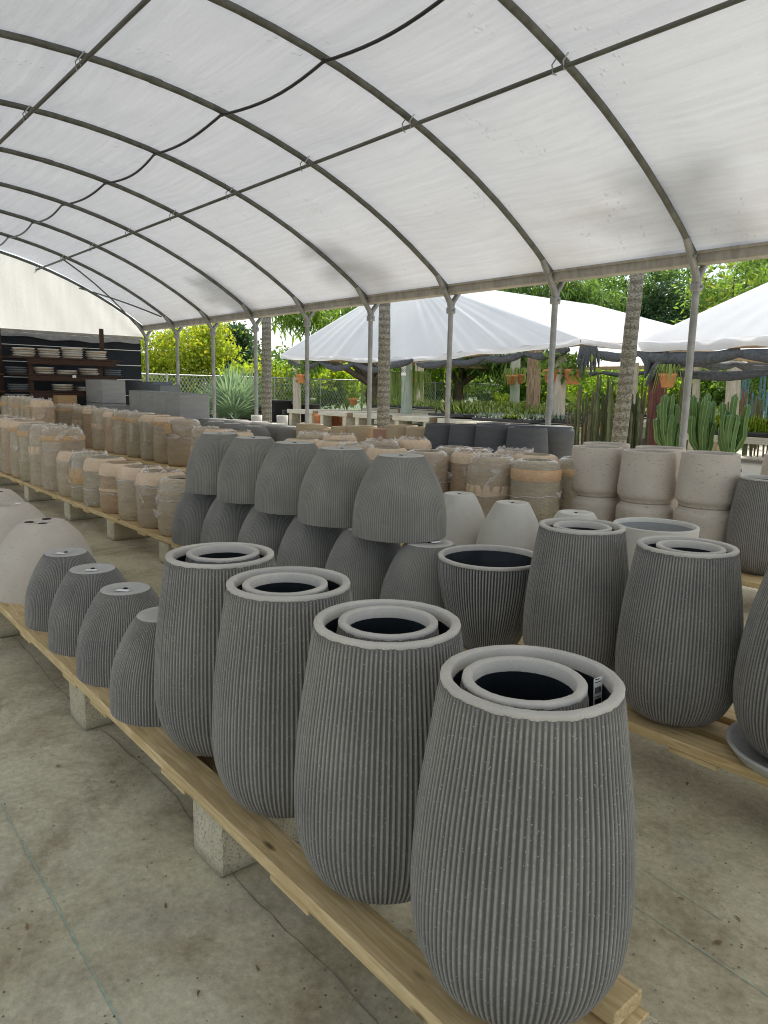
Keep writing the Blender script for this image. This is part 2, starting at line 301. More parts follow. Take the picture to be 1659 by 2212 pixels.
# ------------------------------------------------------------------ sky and light
SUN_EL, SUN_AZ = rad(52), math.atan2(.80,-.60)          # towards the sun, seen from above
W=bpy.data.worlds.new('World'); S.world=W; W.use_nodes=True; nt=W.node_tree; nt.nodes.clear()
wo=nt.nodes.new('ShaderNodeOutputWorld'); bg=nt.nodes.new('ShaderNodeBackground'); sky=nt.nodes.new('ShaderNodeTexSky')
sky.sky_type='NISHITA'; sky.sun_disc=False; sky.sun_elevation=SUN_EL; sky.sun_rotation=PI/2-SUN_AZ; sky.dust_density=1.5
tc=nt.nodes.new('ShaderNodeTexCoord'); mp=nt.nodes.new('ShaderNodeMapping'); mp.inputs['Scale'].default_value=(1.6,1.6,4.5); nt.links.new(tc.outputs['Generated'],mp.inputs['Vector'])
cl=ramp(nt,noise(nt,mp.outputs['Vector'],2.2,8,.6,.4),[(.41,0.),(.64,.9)])
nt.links.new(mixc(nt,cl,sky.outputs['Color'],(8.5,8.7,9.0)),bg.inputs['Color']); bg.inputs['Strength'].default_value=.15
nt.links.new(bg.outputs[0],wo.inputs['Surface'])
sl=bpy.data.lights.new('sun','SUN'); sl.energy=5.0; sl.angle=rad(7); sl.color=(1,.955,.88); so=bpy.data.objects.new('sun',sl); COL.objects.link(so)
sd=Vector((math.cos(SUN_AZ)*math.cos(SUN_EL),math.sin(SUN_AZ)*math.cos(SUN_EL),math.sin(SUN_EL))); so.rotation_euler=sd.to_track_quat('Z','Y').to_euler(); so.location=(0,0,30)
S.view_settings.view_transform='Standard'; S.view_settings.look='None'; S.view_settings.exposure=.48; S.view_settings.gamma=1
S.cycles.use_denoising=True; S.cycles.filter_width=1.05; S.cycles.max_bounces=10; S.cycles.diffuse_bounces=5; S.cycles.transparent_max_bounces=12; S.cycles.caustics_reflective=False; S.cycles.caustics_refractive=False
S.cycles.sample_clamp_indirect=6

# ------------------------------------------------------------------ ground
b=MB(); b.add([(-400,-400,-.03),(400,-400,-.03),(400,400,-.03),(-400,400,-.03)],[(0,1,2,3)]); tag(b.build('ground',GRAVEL),kind='structure')
b=MB(); b.box(-19.2,9,-6,8.25,-.2,0,bev=.01); tag(b.build('floor',FLOOR),kind='structure')
b=MB(); b.add([(-398,24.5,-.026),(398,24.5,-.026),(398,398,-.026),(-398,398,-.026)],[(0,1,2,3)]); b.add([(-398,-60,-.026),(-28.5,-60,-.026),(-28.5,24.5,-.026),(-398,24.5,-.026)],[(0,1,2,3)]); tag(b.build('lawn',plain('weedy_green_ground',(.07,.11,.03),.5,3,bump=.4,bscale=12,rnd=False)),kind='structure')
def strip(name, pts, w, mat, z=.004):
    b=MB(); P=[Vector(p) for p in pts]; v=[]
    for i,p in enumerate(P):
        t=(P[min(i+1,len(P)-1)]-P[max(i-1,0)]).normalized(); n=Vector((-t.y,t.x,0)); k=w*(.6+.8*random.random())
        v+=[(p+n*k/2)[:2]+(z,),(p-n*k/2)[:2]+(z,)]
    b.add(v,[(2*i,2*i+1,2*i+3,2*i+2) for i in range(len(P)-1)]); return tag(b.build(name,mat),kind='structure')
def gl(a,c,n=14): return [Vector(a).lerp(Vector(c),i/n) for i in range(n+1)]
strip('chalk_line',gl(on_z(-40,1660,0),on_z(285,2260,0),30),.0042,CHALK)
strip('chalk_line',gl(on_z(1367,1955,0),on_z(1670,2160,0),20),.0025,CHALK)
strip('chalk_line',gl(on_z(1330,1840,0),on_z(1560,1990,0),16),.002,CHALK)
cr=[on_z(px,py,0) for px,py in ((20,1372),(36,1384),(69,1418),(109,1467),(180,1545),(318,1660),(380,1725),(470,1850),(555,1947),(600,1990),(695,2082),(800,2197),(850,2250))]
cr2=[]
for i in range(len(cr)-1): cr2+=[cr[i].lerp(cr[i+1],k/4)+Vector((0,random.uniform(-.006,.006),0)) for k in range(4)]
strip('floor_crack',cr2,.004,STAIN)

# ------------------------------------------------------------------ greenhouse
V=7.66; HC_Y,HC_Z,HC_R=2.546,-4.2314,8.8098; SPC=1.8277; X0=-3.9745; EZ=2.948
def hoop_x(i): return X0-SPC*i
def arc(y,dr=0): return HC_Z+math.sqrt((HC_R+dr)**2-(y-HC_Y)**2)
gh=empty('shade_greenhouse',(-7,2.5,0),'arched greenhouse of steel hoops under white translucent roof film','greenhouse')
def part(name, b, mat, parent=gh): 
    o=b.build(name,mat); o.parent=parent; o.matrix_parent_inverse=Matrix.Translation(-Vector((-7,2.5,0))) if parent is gh else Matrix(); return o
LEFT=-2.568
ys=np.linspace(LEFT,V,41)
# roof film with a slight sag between hoops
b=MB(); xs=[]; i0,i1=-4,8
for i in range(i0,i1):
    for k in range(10): xs.append((i+k/10))
xs.append(i1); v=[]
for xi in xs:
    fr=xi-math.floor(xi); sag=-.06*math.sin(PI*fr)*1.0
    for y in ys:
        w=.008*math.sin(xi*9+y*2.3)+.006*math.sin(xi*23+y*1.1)
        a=math.atan2(arc(y)-HC_Z,y-HC_Y); e=min(1,(y-LEFT)/.5,(V-y)/.5)
        R=HC_R+.045+(sag+w)*e; v.append((hoop_x(xi),HC_Y+R*math.cos(a),HC_Z+R*math.sin(a)))
n=len(ys); f=[(i*n+j,(i+1)*n+j,(i+1)*n+j+1,i*n+j+1) for i in range(len(xs)-1) for j in range(n-1)]
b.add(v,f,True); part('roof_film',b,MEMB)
yh=np.linspace(LEFT,V-.02,29)
for i in range(i0,i1+1):
    b=MB(); b.tube([(hoop_x(i),y,arc(y,-.0)) for y in yh],.033,10)
    if i%2==0: b.tube([(hoop_x(i),3.30,arc(3.30)),(hoop_x(i),3.42,arc(3.42))],.037,10)
    part('hoop',b,HOOPM)
PUR=[(5.18,4.112),(2.61,4.51)]
for (py,pz) in PUR:
    b=MB(); b.tube([(hoop_x(i0)+.3,py,pz-.02),(hoop_x(-1),py,pz-.02),(hoop_x(3),py,pz-.022),(hoop_x(i1)-.12,py,pz-.02)],.021,8); o=part('purlin',b,HOOPM)
    for i in range(-2,i1+1):
        c=MB()
        for dx in (-.06,.05): c.tube([(hoop_x(i)+dx,py+.03,pz+.09),(hoop_x(i)+dx-.01,py-.02,pz+.02),(hoop_x(i)+dx,py-.01,pz-.05)],.0065,6)
        c.tube([(hoop_x(i)-.06,py-.01,pz-.05),(hoop_x(i)-.01,py-.03,pz-.075)],.006,5); cc=c.build('hoop_clip',GALV,o); cc.matrix_parent_inverse=Matrix.Identity(4)
# eave beam: channel with a lip
b=MB(); x1,x2=hoop_x(i0)+.4,hoop_x(i1)-.05
b.box(x2,x1,V-.03,V+.03,EZ-.075,EZ+.045,bev=.006); b.box(x2,x1,V+.033,V+.15,EZ-.073,EZ-.063); b.box(x2,x1,V-.055,V-.032,EZ+.02,EZ+.05,bev=.004); b.box(x2,x1,V+.152,V+.162,EZ-.073,EZ+.05)
part('eave_beam',b,BEAMM)
b=MB(); b.box(x2,x1,LEFT-.05,LEFT+.03,EZ-.075,EZ+.045,bev=.006); part('eave_beam',b,BEAMM)
for i in range(-3,i1+1):
    x=hoop_x(i); b=MB(); b.tube([(x,V+.06,0),(x,V+.06,2.52),(x,V+.06,2.70)],.038,12); p=part('post',b,STEEL)
    c=MB(); top=Vector((x,V+.06,2.66))
    c.tube([top,(x,V+.03,2.76),(x,V-.10,2.93),(x,V-.24,arc(V-.24))],[.044,.043,.040,.037],10)
    c.tube([top,(x,V+.09,2.76),(x,V+.21,2.90),(x,V+.26,2.945)],[.044,.040,.036,.034],10)
    c.box(x-.05,x+.05,V+.005,V+.115,2.60,2.69,bev=.012); c.tube([(x+.05,V+.06,2.645),(x+.075,V+.06,2.645)],.014,6); c.tube([(x+.045,V-.13,2.93),(x+.065,V-.13,2.93)],.016,6)
    c.build('bracket',STEEL,p)
# diagonal braces by the gable
for (ya,ia,yb,ib) in ((5.18,7,7.45,8),(6.1,8,7.35,7)):
    b=MB(); pts=[(hoop_x(ia+(ib-ia)*t),ya+(yb-ya)*t,arc(ya+(yb-ya)*t,-.06)) for t in np.linspace(0,1,6)]; b.tube(pts,.017,7); part('brace',b,HOOPM)
# gable and end wall
xe=hoop_x(i1)-.09; zt=2.72
b=MB(); v=[]; yy=np.linspace(LEFT,V,60)
for y in yy:
    for k in range(7):
        t=k/6; z=zt*(1-t)+max(zt+.01,arc(y)-.015)*t; v.append((xe+.012*math.sin(y*7+k)+.01*math.sin(y*19),y,z))
b.add(v,[(i*7+k,i*7+k+1,(i+1)*7+k+1,(i+1)*7+k) for i in range(59) for k in range(6)],True); part('gable_sheet',b,GABLE)
b=MB(); b.box(xe-.03,xe+.03,LEFT,V,zt-.07,zt-.004,bev=.008); part('gable_rail',b,BEAMM)
b=MB(); v=[]; yy=np.linspace(LEFT,V-.05,80)
for y in yy:
    for k in range(8):
        v.append((xe-.02+.012*math.sin(y*5+k*1.3),y,k/7*(zt-.08)))
b.add(v,[(i*8+k,i*8+k+1,(i+1)*8+k+1,(i+1)*8+k) for i in range(79) for k in range(7)],True); part('end_tarp',b,TARP)
b=MB(); v=[]; yy=np.linspace(LEFT,V-.1,140)
for y in yy:
    d=.10+.035*math.sin(y*1.3)+.02*math.sin(y*6.1)
    v+=[(xe+.045+.012*math.sin(y*23),y,zt-.075),(xe+.06+.015*math.sin(y*17),y,zt-.075-d*.6),(xe+.045,y,zt-.075-d)]
b.add(v,[(i*3+k,i*3+k+1,(i+1)*3+k+1,(i+1)*3+k) for i in range(139) for k in range(2)],True); part('tarp_hem',b,GREYCLOTH)
for z in (2.36,1.98,1.62,1.22): 
    b=MB(); b.tube([(xe+.03,LEFT,z+.03),(xe+.03,2,z),(xe+.03,V-.08,z-.0)],.0085,6); part('tension_wire',b,WHITEPVC)
# black hose on the crown of the roof
hp=[]
for i in range(-4,8):
    for k in range(10):
        t=k/10; hp.append((hoop_x(i+t),4.11+.03*math.sin((i+t)*2.1)+.05*math.sin(PI*t)*(1 if i%2 else .6),arc(4.11)-.045-.05*math.sin(PI*t)))
hp.append((hoop_x(7.95),4.11,arc(4.11)-.05))
b=MB(); b.tube(hp,.016,7); o=b.build('irrigation_hose',HOSEM); tag(o,'black irrigation hose looped along the roof under the hoops','hose')

# ------------------------------------------------------------------ pallets and blocks
BM=MB(); BM.box(-.095,.095,-.197,.197,0,.192,bev=.008); BLOCKME=BM.mesh('cinder_block',BLOCK)
def block(x,y0,label,group,rz=0,dep=.394):
    o=obj('cinder_block',BLOCKME); o.location=(x,y0+dep/2+.003,.001); o.rotation_euler.z=rz; tag(o,label,'cinder block',group); return o
def pallet(x0,x1,y0,y1,planks,label,group,nboards=3):
    r=empty('pallet',((x0+x1)/2,(y0+y1)/2,.2),label,'pallet',group); cx,cy=(x0+x1)/2,(y0+y1)/2; L=(x1-x0)/2
    for (a,c) in planks:
        b=MB(); b.box(-L,L,a-cy,c-cy,.0+random.uniform(0,.001),.040+random.uniform(-.001,.001),bev=.004); b.build('plank',PINE,r)
    for k in range(nboards):
        x=-L+.18+(2*L-.36)*k/(nboards-1)+.11; b=MB(); b.box(-.09,.09,y0-cy+.003,y1-cy-.003,-.018,-.001,bev=.002)
        o=b.build('cross_board',PINE,r); o.location=(x,0,0)
    return r
G1='cinder blocks under the front pallets'; G2='cinder blocks under the middle pallets'
near=[(.93,1.035),(1.075,1.185),(1.225,1.33)]
pallet(-3.16,-.665,.93,1.33,[near[0],near[2]],'nearest pine pallet carrying the four tall ribbed planters','low pine pallets',4)
pallet(-5.66,-3.165,.93,1.52,[(.93,1.07),(1.085,1.225),(1.24,1.38),(1.395,1.52)],'pine pallet under the beige and small grey upturned pots','low pine pallets',4)
for x,l in ((-.655,'pale cinder block at the near end of the front pallet'),(-1.935,'rough cinder block under the front pallet below the tall ribbed planters'),(-3.18,'cinder block under the joint of the two front pallets'),(-4.68,'cinder block under the front pallet below the beige upturned pots')):
    block(x,.94,l,G1).location.z=.001
# second row
xs2=[(-1.15+.65,.1),]
YF=2.47
P2=[(-.35,-2.85,'pine pallet carrying the tall ribbed planters of the middle row'),(-2.855,-5.42,'pine pallet under the stacked grey bell pots'),(-5.425,-7.95,'pine pallet under the short shrink-wrapped pots'),(-7.955,-10.45,'pine pallet under the near tall shrink-wrapped pots'),(-10.455,-13.0,'farthest pine pallet of the middle row under tall wrapped pots')]
for a,c,l in P2: pallet(c,a,YF,YF+.46,[(YF,YF+.115),(YF+.17,YF+.285),(YF+.345,YF+.46)],l,'low pine pallets',4)
for px,py,l in ((1650,1850,'cinder block at the right end of the middle row pallets'),(350,1225,'cinder block beside the stacked grey bells under the pallet joint'),(229,1171,'mossy cinder block under the middle pallet beside a plastic scrap'),(140,1126,'cinder block third from the bell pots under the middle row'),(62,1084,'cinder block fourth from the bell pots under the middle row'),(-20,1050,'cinder block at the left edge under the middle row pallets')):
    p=on_z(px,py,0); block(p.x+(.10 if px>1600 else -.09),YF+.01,l,G2)
for x in (-2.95,-4.3): block(x,YF+.01,'cinder block hidden under the middle row pallets','cinder blocks out of sight')
# further rows: pallets mostly hidden by what stands on them
for a,c,y0,y1,l in ((-1.3,-5.2,5.1,5.65,'pine pallet under the stacked cream pots'),(-3.4,-9.6,4.3,5.5,'pine pallet under the wrapped pots behind the grey bells'),(-9.7,-17.1,4.75,5.4,'long pine pallet under the back line of wrapped pots'),(-13.9,-17.3,3.78,4.22,'pine pallet under the far left wrapped pots'),(-4.3,-9.9,6.05,7.25,'pine pallet under charcoal and tan pots'),(-9.95,-12.9,5.5,6.95,'pine pallet under the large grey upturned bells'),(-1.9,-4.4,3.85,4.45,'pine pallet under the pale bell pots and pale bowl'),(-13.0,-16.9,5.62,6.75,'pine pallet under the square grey planters')):
    k=max(3,int((y1-y0)/.2)); w=(y1-y0)/k
    if 'stacked cream' in l: pass
    pallet(c,a,y0,y1,[(y0+i*w,y0+(i+1)*w-.03) for i in range(k)],l,'low pine pallets',3)
    for x in (c+.3,(a+c)/2,a-.3): block(x,y0+.02,'cinder block hidden under a back row pallet','cinder blocks out of sight')
ZP=.2405

# ------------------------------------------------------------------ ribbed planters
def ribbed(prof, nr, depth, R, seed=0, per=4, cut=None):
    rs=random.Random(seed); n=nr*per; off=[]; cre=[]
    for j in range(nr):
        w=rs.uniform(.75,1.15); o=rs.uniform(-.25,.25)*depth; pat=[0,depth*w,depth*w,0] if per==4 else [0,depth*w,0]
        off+=[q+o*(q>0) for q in pat]; cre+=[0,1,1,0] if per==4 else [0,1,0]
    b=MB(); v=[]; at=[]; K=len(prof)
    ph=[rs.uniform(0,6) for _ in range(5)]
    for i,(r,z) in enumerate(prof):
        fade=min(1,(K-1-i)/1.5+.25) if cut is None else cut(i,K)
        for j in range(n):
            a=2*PI*(j+.35*math.sin(z*5+ph[0])*.12)/n; q=r-depth+off[j]*fade; v.append((q*math.cos(a),q*math.sin(a),z)); at.append(cre[j]*min(1,fade+.2))
    f=[(i*n+j,i*n+(j+1)%n,(i+1)*n+(j+1)%n,(i+1)*n+j) for i in range(K-1) for j in range(n)]
    b.add(v,f,False,at); return b,n
def interp(pts, n):
    pts=sorted(pts,key=lambda p:p[0]); 
    fs=[p[0] for p in pts]; rs=[p[1] for p in pts]; out=[]
    def h(t):
        i=max(0,min(len(fs)-2,[k for k in range(len(fs)) if fs[k]<=t][-1])); 
        def sl(k):
            if k==0: return (rs[1]-rs[0])/(fs[1]-fs[0])
            if k==len(fs)-1: return (rs[-1]-rs[-2])/(fs[-1]-fs[-2])
            return ((rs[k+1]-rs[k])/(fs[k+1]-fs[k])+(rs[k]-rs[k-1])/(fs[k]-fs[k-1]))/2
        dx=fs[i+1]-fs[i]; u=(t-fs[i])/dx; a,c=sl(i)*dx,sl(i+1)*dx
        return (2*u**3-3*u*u+1)*rs[i]+(u**3-2*u*u+u)*a+(-2*u**3+3*u*u)*rs[i+1]+(u**3-u*u)*c
    ts=sorted(set(list(np.linspace(0,1,n))+fs))
    return [(h(min(1,max(0,t))),t) for t in ts]
TALLP=[(0,.64),(.012,.73),(.05,.935),(.12,1.11),(.21,1.22),(.31,1.255),(.45,1.245),(.65,1.185),(.84,1.085),(1,1.0)]
def rim_mesh(r, w, z, lip=.012, mat=RIM):
    b=MB(); ri=r-w; pr=[(r-.004,z-lip*1.0),(r-.001,z-lip*.4),(r-.0015,z+.0005),(r-.004,z+.0033),((r+ri)/2,z+.004),(ri+.0035,z+.003),(ri+.0005,z+.0),(ri-.001,z-.024)]
    k=[random.uniform(-.0012,.0012) for _ in range(96)]
    b.lathe(pr,96,lambda i,j,r_,z_:k[j]*.8); return b.mesh('rim',mat)
def lining_mesh(r,w,z,H,shr=.75):
    b=MB(); ri=r-w-.001; b.lathe([(ri,z-.024),(ri*1.01,z-.15),(ri*1.04,z-H*.55),(ri*.95,z-H*.8),(ri*.7,z-H*.93),(.01,z-H*.94)],48); return b.mesh('lining',LINING)
def tall_planter(name,R,H,nr,depth,w,seed,label,group,mat=GREY_RIB):
    r=empty(name,(0,0,0),label,'planter',group); pr=[(q*R,t*(H-.010)) for q,t in interp(TALLP,26)]
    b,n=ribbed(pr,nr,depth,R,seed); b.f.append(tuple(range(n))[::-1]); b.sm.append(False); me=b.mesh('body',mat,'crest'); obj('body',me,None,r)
    obj('rim',rim_mesh(R,w,H-.004),None,r); obj('lining',lining_mesh(R,w,H-.004,H),None,r); return r
GT='tall ribbed grey planters standing upright'; GI='smaller ribbed planters nested inside the tall ones'
big=tall_planter('ribbed_planter',.184,.695,108,.0031,.0242,1,'',GT); inn=tall_planter('ribbed_planter',.1255,.60,92,.0025,.0225,5,'',GI)
TP=[((-.862,1.137),'nearest tall ribbed planter at the end of the front pallet, barcode tag inside'),((-1.312,1.140),'second tall ribbed planter from the near end of the front pallet'),((-1.768,1.146),'third tall ribbed planter from the near end of the front pallet'),((-2.215,1.158),'farthest tall ribbed planter of the front pallet, beside small upturned pot'),
    ((-1.81,2.69),'tall ribbed planter of the middle row beside the dark ribbed bowl'),((-1.318,2.665),'tall ribbed planter in the middle of the middle row on pine planks')]
IP=[((.0,-.021),.936),((.001,.002),.935),((.012,-.020),.936),((-.020,.020),.935),((.010,-.012),.934),((.018,-.006),.934)]
first=True
for ((x,y),l),((dx,dy),zi) in zip(TP,IP):
    o=big if first else copy_tree(big); o.location=(x,y,ZP); o.rotation_euler.z=random.uniform(0,6); relabel(o,l,GT)
    q=inn if first else copy_tree(inn); q.location=(x+dx,y+dy,zi-.60); q.rotation_euler.z=random.uniform(0,6)
    relabel(q,'smaller ribbed planter nested inside the '+{0:'nearest tall planter with a barcode tag',1:'second tall planter of the front pallet',2:'third tall planter of the front pallet',3:'farthest tall planter of the front pallet',4:'tall planter beside the dark bowl',5:'middle tall planter of the middle row'}[TP.index(((x,y),l))],GI); first=False
# planter on a saucer at the right edge, plus the far one behind
TALLP0=TALLP; TALLP=[(0,.80),(.012,.90),(.05,1.12),(.12,1.30),(.21,1.42),(.31,1.46),(.45,1.44),(.65,1.34),(.84,1.17),(1,1.0)]
PX,PY=-.815,2.67
o=tall_planter('ribbed_planter',.178,.715,108,.0036,.027,8,'tall bulging ribbed planter standing in a grey saucer at the right edge',GT); o.location=(PX,PY,ZP+.022); TALLP=TALLP0
b=MB(); b.lathe([(.0,.0),(.22,.0),(.235,.006),(.268,.048),(.266,.053),(.254,.053),(.248,.048),(.22,.018),(.0,.016)],80); o=b.build('saucer',DISC); o.location=(PX,PY,ZP); tag(o,'wide grey concrete saucer under the ribbed planter at the right edge','saucer')
o=copy_tree(big); o.location=(-2.14,5.44,ZP); o.rotation_euler.z=4; relabel(o,'distant tall ribbed planter right of the stacked cream pots',GT); o.scale=(1.02,1.02,1)
# barcode tag inside the nearest planter
_p=on_z(1276,1482,.91)-Vector((-.862,1.137,.91)); _a=math.atan2(_p.y,_p.x)
tg=empty('price_tag',(-.862+.1425*math.cos(_a),1.137+.1425*math.sin(_a),.905),'white barcode price tag hanging inside the nearest tall planter','tag'); tg.rotation_euler=(rad(-3),0,_a+PI/2+rad(-60)); tg.scale=(.62,1,.8)
b=MB(); b.box(-.021,.021,-.0006,.0006,-.045,.028); b.build('card',PAPER,tg)
b=MB()
for k in range(9): b.box(-.015+k*.0033,-.015+k*.0033+random.choice((.001,.0016,.0022)),-.0013,-.0009,-.012,.004)
b.build('barcode',INK,tg); b=MB(); b.box(-.017,.016,-.0013,-.0009,.0165,.0185); b.box(-.017,.005,-.0013,-.0009,.024,.0265); b.box(-.017,.013,-.0013,-.0009,-.0225,-.0205); b.box(-.016,.016,-.0013,-.0009,-.041,-.027); b.build('print',INK,tg)
# dark ribbed bowl, upright
BOWL=[(0,.50),(.03,.55),(.15,.66),(.35,.80),(.6,.92),(.85,.985),(1,1)]
r=empty('ribbed_bowl',(-2.32,2.69,ZP),'dark ribbed bowl planter with pale rim standing upright between bells and tall planters','planter'); pr=[(q*.264,t*.452) for q,t in interp(BOWL,22)]
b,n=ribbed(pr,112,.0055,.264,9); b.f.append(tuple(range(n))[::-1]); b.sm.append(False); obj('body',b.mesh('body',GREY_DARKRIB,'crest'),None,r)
obj('rim',rim_mesh(.264,.026,.456),None,r); b=MB(); b.lathe([(.237,.432),(.225,.33),(.19,.20),(.15,.09),(.001,.08)],48); b.build('lining',LINING,r)

# ------------------------------------------------------------------ upturned bells
BELL=[(0,1.0),(.06,1.0),(.27,.988),(.5,.918),(.76,.742),(.93,.575),(1,.492)]
def bell(name,R,H,nr,depth,seed,mat,sticker,label,group,prof=BELL,holes=1,dm=DISC,cat='planter'):
    r=empty(name,(0,0,0),label,cat,group); pr=[(q*R,t*(H-.004)) for q,t in interp(prof,20)]; rt=pr[-1][0]
    if nr:
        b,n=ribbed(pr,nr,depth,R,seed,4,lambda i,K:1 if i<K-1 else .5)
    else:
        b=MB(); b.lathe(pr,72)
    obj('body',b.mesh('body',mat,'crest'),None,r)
    b=MB(); b.lathe([(R*.985,.001),(R*.90,.001),(R*.86,.05),(R*.7,H*.6)],60); b.build('inner_wall',LINING,r)
    b=MB(); z=H-.004; e=rt*.985
    b.lathe([(rt*1.0,z-.012),(e,z),(e*.97,z+.003),(e*.66,z+.003),(e*.64,z+.0005),(e*.12,z+.0005),(e*.10,z-.02),(.001,z-.02)],64); b.build('base_disc',dm,r)
    if holes==3:
        for a in (2.2,4.2,5.6): b=MB(); b.lathe([(.001,z+.0048),(.026,z+.0048),(.028,z+.002)],16,cx=e*.62*math.cos(a),cy=e*.62*math.sin(a)); b.build('drain_hole',INK,r)
    else: b=MB(); b.lathe([(.001,z+.0036),(e*.085,z+.0036),(e*.09,z-.001)],16); b.build('drain_hole',INK,r)
    if sticker:
        b=MB(); b.box(-.028,.028,-.014,.014,z+.0042,z+.0048); o=b.build('sticker',PAPER,r); o.location=(e*.32,-e*.28,0); o.rotation_euler.z=.7
    return r
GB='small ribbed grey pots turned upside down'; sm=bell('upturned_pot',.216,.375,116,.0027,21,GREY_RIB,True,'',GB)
BLX=[(-3.965,1.165),(-3.53,1.158),(-3.09,1.15),(-2.645,1.135)]
BLL=['small ribbed upturned pot next to the big beige upturned pot','small ribbed upturned pot between two others, nearer the beige pots','small ribbed upturned pot beside the one touching the tall planters','small ribbed upturned pot half hidden behind the farthest tall planter']
for i,((x,y),l) in enumerate(zip(BLX,BLL)):
    o=sm if i==0 else copy_tree(sm); o.location=(x,y,ZP); o.rotation_euler.z=[-.2,.25,.1,.5][i]; relabel(o,l,GB)
GBG='large beige pots turned upside down'; BGP=[(0,1.0),(.12,1.0),(.35,.96),(.6,.85),(.82,.67),(.95,.50),(1,.42)]
bgm=bell('upturned_beige_pot',.30,.435,0,0,3,BEIGE,True,'',GBG,BGP,3,BEIGE)
for i,((x,y,z),l) in enumerate((((-4.62,1.235,.675),'large beige upturned pot with three dark drain holes in its base'),((-5.38,1.235,.66),'large plain beige upturned pot behind the one with drain holes'),((-6.15,1.30,.655),'farthest beige upturned pot at the left edge'))):
    o=bgm if i==0 else copy_tree(bgm); o.location=(x,y,ZP); o.rotation_euler.z=[.4,2.6,1.][i]; relabel(o,l,GBG)
    if i==1:
        for ch in list(o.children):
            if ch.name.startswith('drain_hole'): bpy.data.objects.remove(ch)
pallet(-8.2,-5.665,.93,1.52,[(.93,1.07),(1.085,1.225),(1.24,1.38),(1.395,1.52)],'pine pallet at the left edge under the farthest beige pot','low pine pallets',3)
block(-6.0,.94,'cinder block at the left edge under the farthest front pallet',G1)
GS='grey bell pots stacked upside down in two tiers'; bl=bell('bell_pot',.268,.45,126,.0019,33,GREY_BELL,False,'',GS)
TX=[-3.03,-3.565,-4.09,-4.625,-5.15]
for i,x in enumerate(TX):
    o=bl if i==0 else copy_tree(bl); o.location=(x,2.70+random.uniform(-.01,.01),ZP+.452); o.rotation_euler.z=random.uniform(0,6)
    relabel(o,['nearest upper-tier grey bell, above the dark ribbed bowl','second upper-tier grey bell from the near end','middle upper-tier grey bell of the five','second upper-tier grey bell from the far end','farthest upper-tier grey bell, beside the wrapped pots'][i],GS)
for i in range(6):
    x=-2.765-.535*i; o=copy_tree(bl); o.location=(x,2.70+random.uniform(-.01,.01),ZP); o.rotation_euler.z=random.uniform(0,6)
    relabel(o,['nearest lower-tier grey bell, its pale base uncovered beside the dark bowl','second lower-tier grey bell from the dark bowl','third lower-tier grey bell from the dark bowl','fourth lower-tier grey bell from the dark bowl','fifth lower-tier grey bell from the dark bowl','farthest lower-tier grey bell, on the pallet beside wrapped pots'][i],GS)
    if i==0:
        b=MB(); b.box(-.03,.03,-.015,.015,.4505,.4512); s=b.build('sticker',PAPER,o); s.location=(.03,.02,0); s.rotation_euler.z=1.1
# big grey domes in the back
GD='large grey bell pots upside down in the back row'; dm=bell('large_bell_pot',.31,.64,0,0,41,GREY_BELL,False,'',GD,[(0,1.0),(.3,.99),(.6,.95),(.8,.86),(.91,.74),(.965,.62),(1,.46)])
dpx=[(1180,1145),(980,1125),(830,1110),(1560,1150),(1410,1130),(1250,1110),(1100,1095),(970,1090),(1060,1040),(860,1055),(750,1078)]
dlab=['large grey upturned bell nearest the wrapped pots in the back','back-row grey upturned bell left of the nearest one','back-row grey upturned bell at the left end beside a flat saucer','large grey upturned bell nearest the tan pots','second large grey upturned bell from the tan pots','large grey upturned bell in the middle of the back group','back grey upturned bell behind two nearer ones, right of centre','back grey upturned bell behind two nearer ones, left of centre','farthest grey upturned bell by the slim posts','farthest left grey upturned bell below the square planters','grey upturned bell half hidden beside the square planters']
for i,(x,y) in enumerate(dpx):
    d=on_z((320+x/3.77)/1.15737,(760+y/3.77)/1.15737,.885); o=dm if i==0 else copy_tree(dm); o.location=(d.x*(1 if d.y<6.75 else 6.75/d.y),min(d.y,6.75),ZP); relabel(o,dlab[i],GD); o.scale=(1,1,1+.01*(i%3))

# ------------------------------------------------------------------ pale bells, pale bowl, stacked cream and charcoal pots
GP='pale cement bell pots upside down'; PB=[(0,1.0),(.1,1.0),(.35,.95),(.7,.74),(.93,.54),(1,.47)]
pb=bell('pale_bell_pot',.262,.462,0,0,2,PALE,False,'',GP,PB,1,PALE)
for i,((x,y),l) in enumerate((((-3.94,4.15),'pale upturned bell pot behind the nearest grey bell'),((-3.40,4.15),'pale upturned bell pot in front of the orange-banded wrapped pot'),((-2.86,4.17),'pale upturned bell pot mostly hidden, only its base disc showing'))):
    o=pb if i==0 else copy_tree(pb); o.location=(x,y,ZP); relabel(o,l,GP)
r=empty('pale_bowl',(-2.29,4.2,ZP),'pale cement bowl with grey inside, behind the tall ribbed planters','planter')
b=MB(); b.lathe([(q*.255,t*.455) for q,t in interp([(0,.62),(.06,.68),(.3,.83),(.65,.95),(1,1)],16)],72,capb=True); b.build('body',PALE,r)
obj('rim',rim_mesh(.256,.022,.459,.02,PALE),None,r); b=MB(); b.lathe([(.233,.435),(.235,.40),(.232,.33),(.001,.325)],48); b.build('inside',SLAB,r); b=MB(); b.box(-.02,.02,-.001,.001,-.03,.03); o=b.build('sticker',PAPER,r); o.location=(.06,-.228,.40)
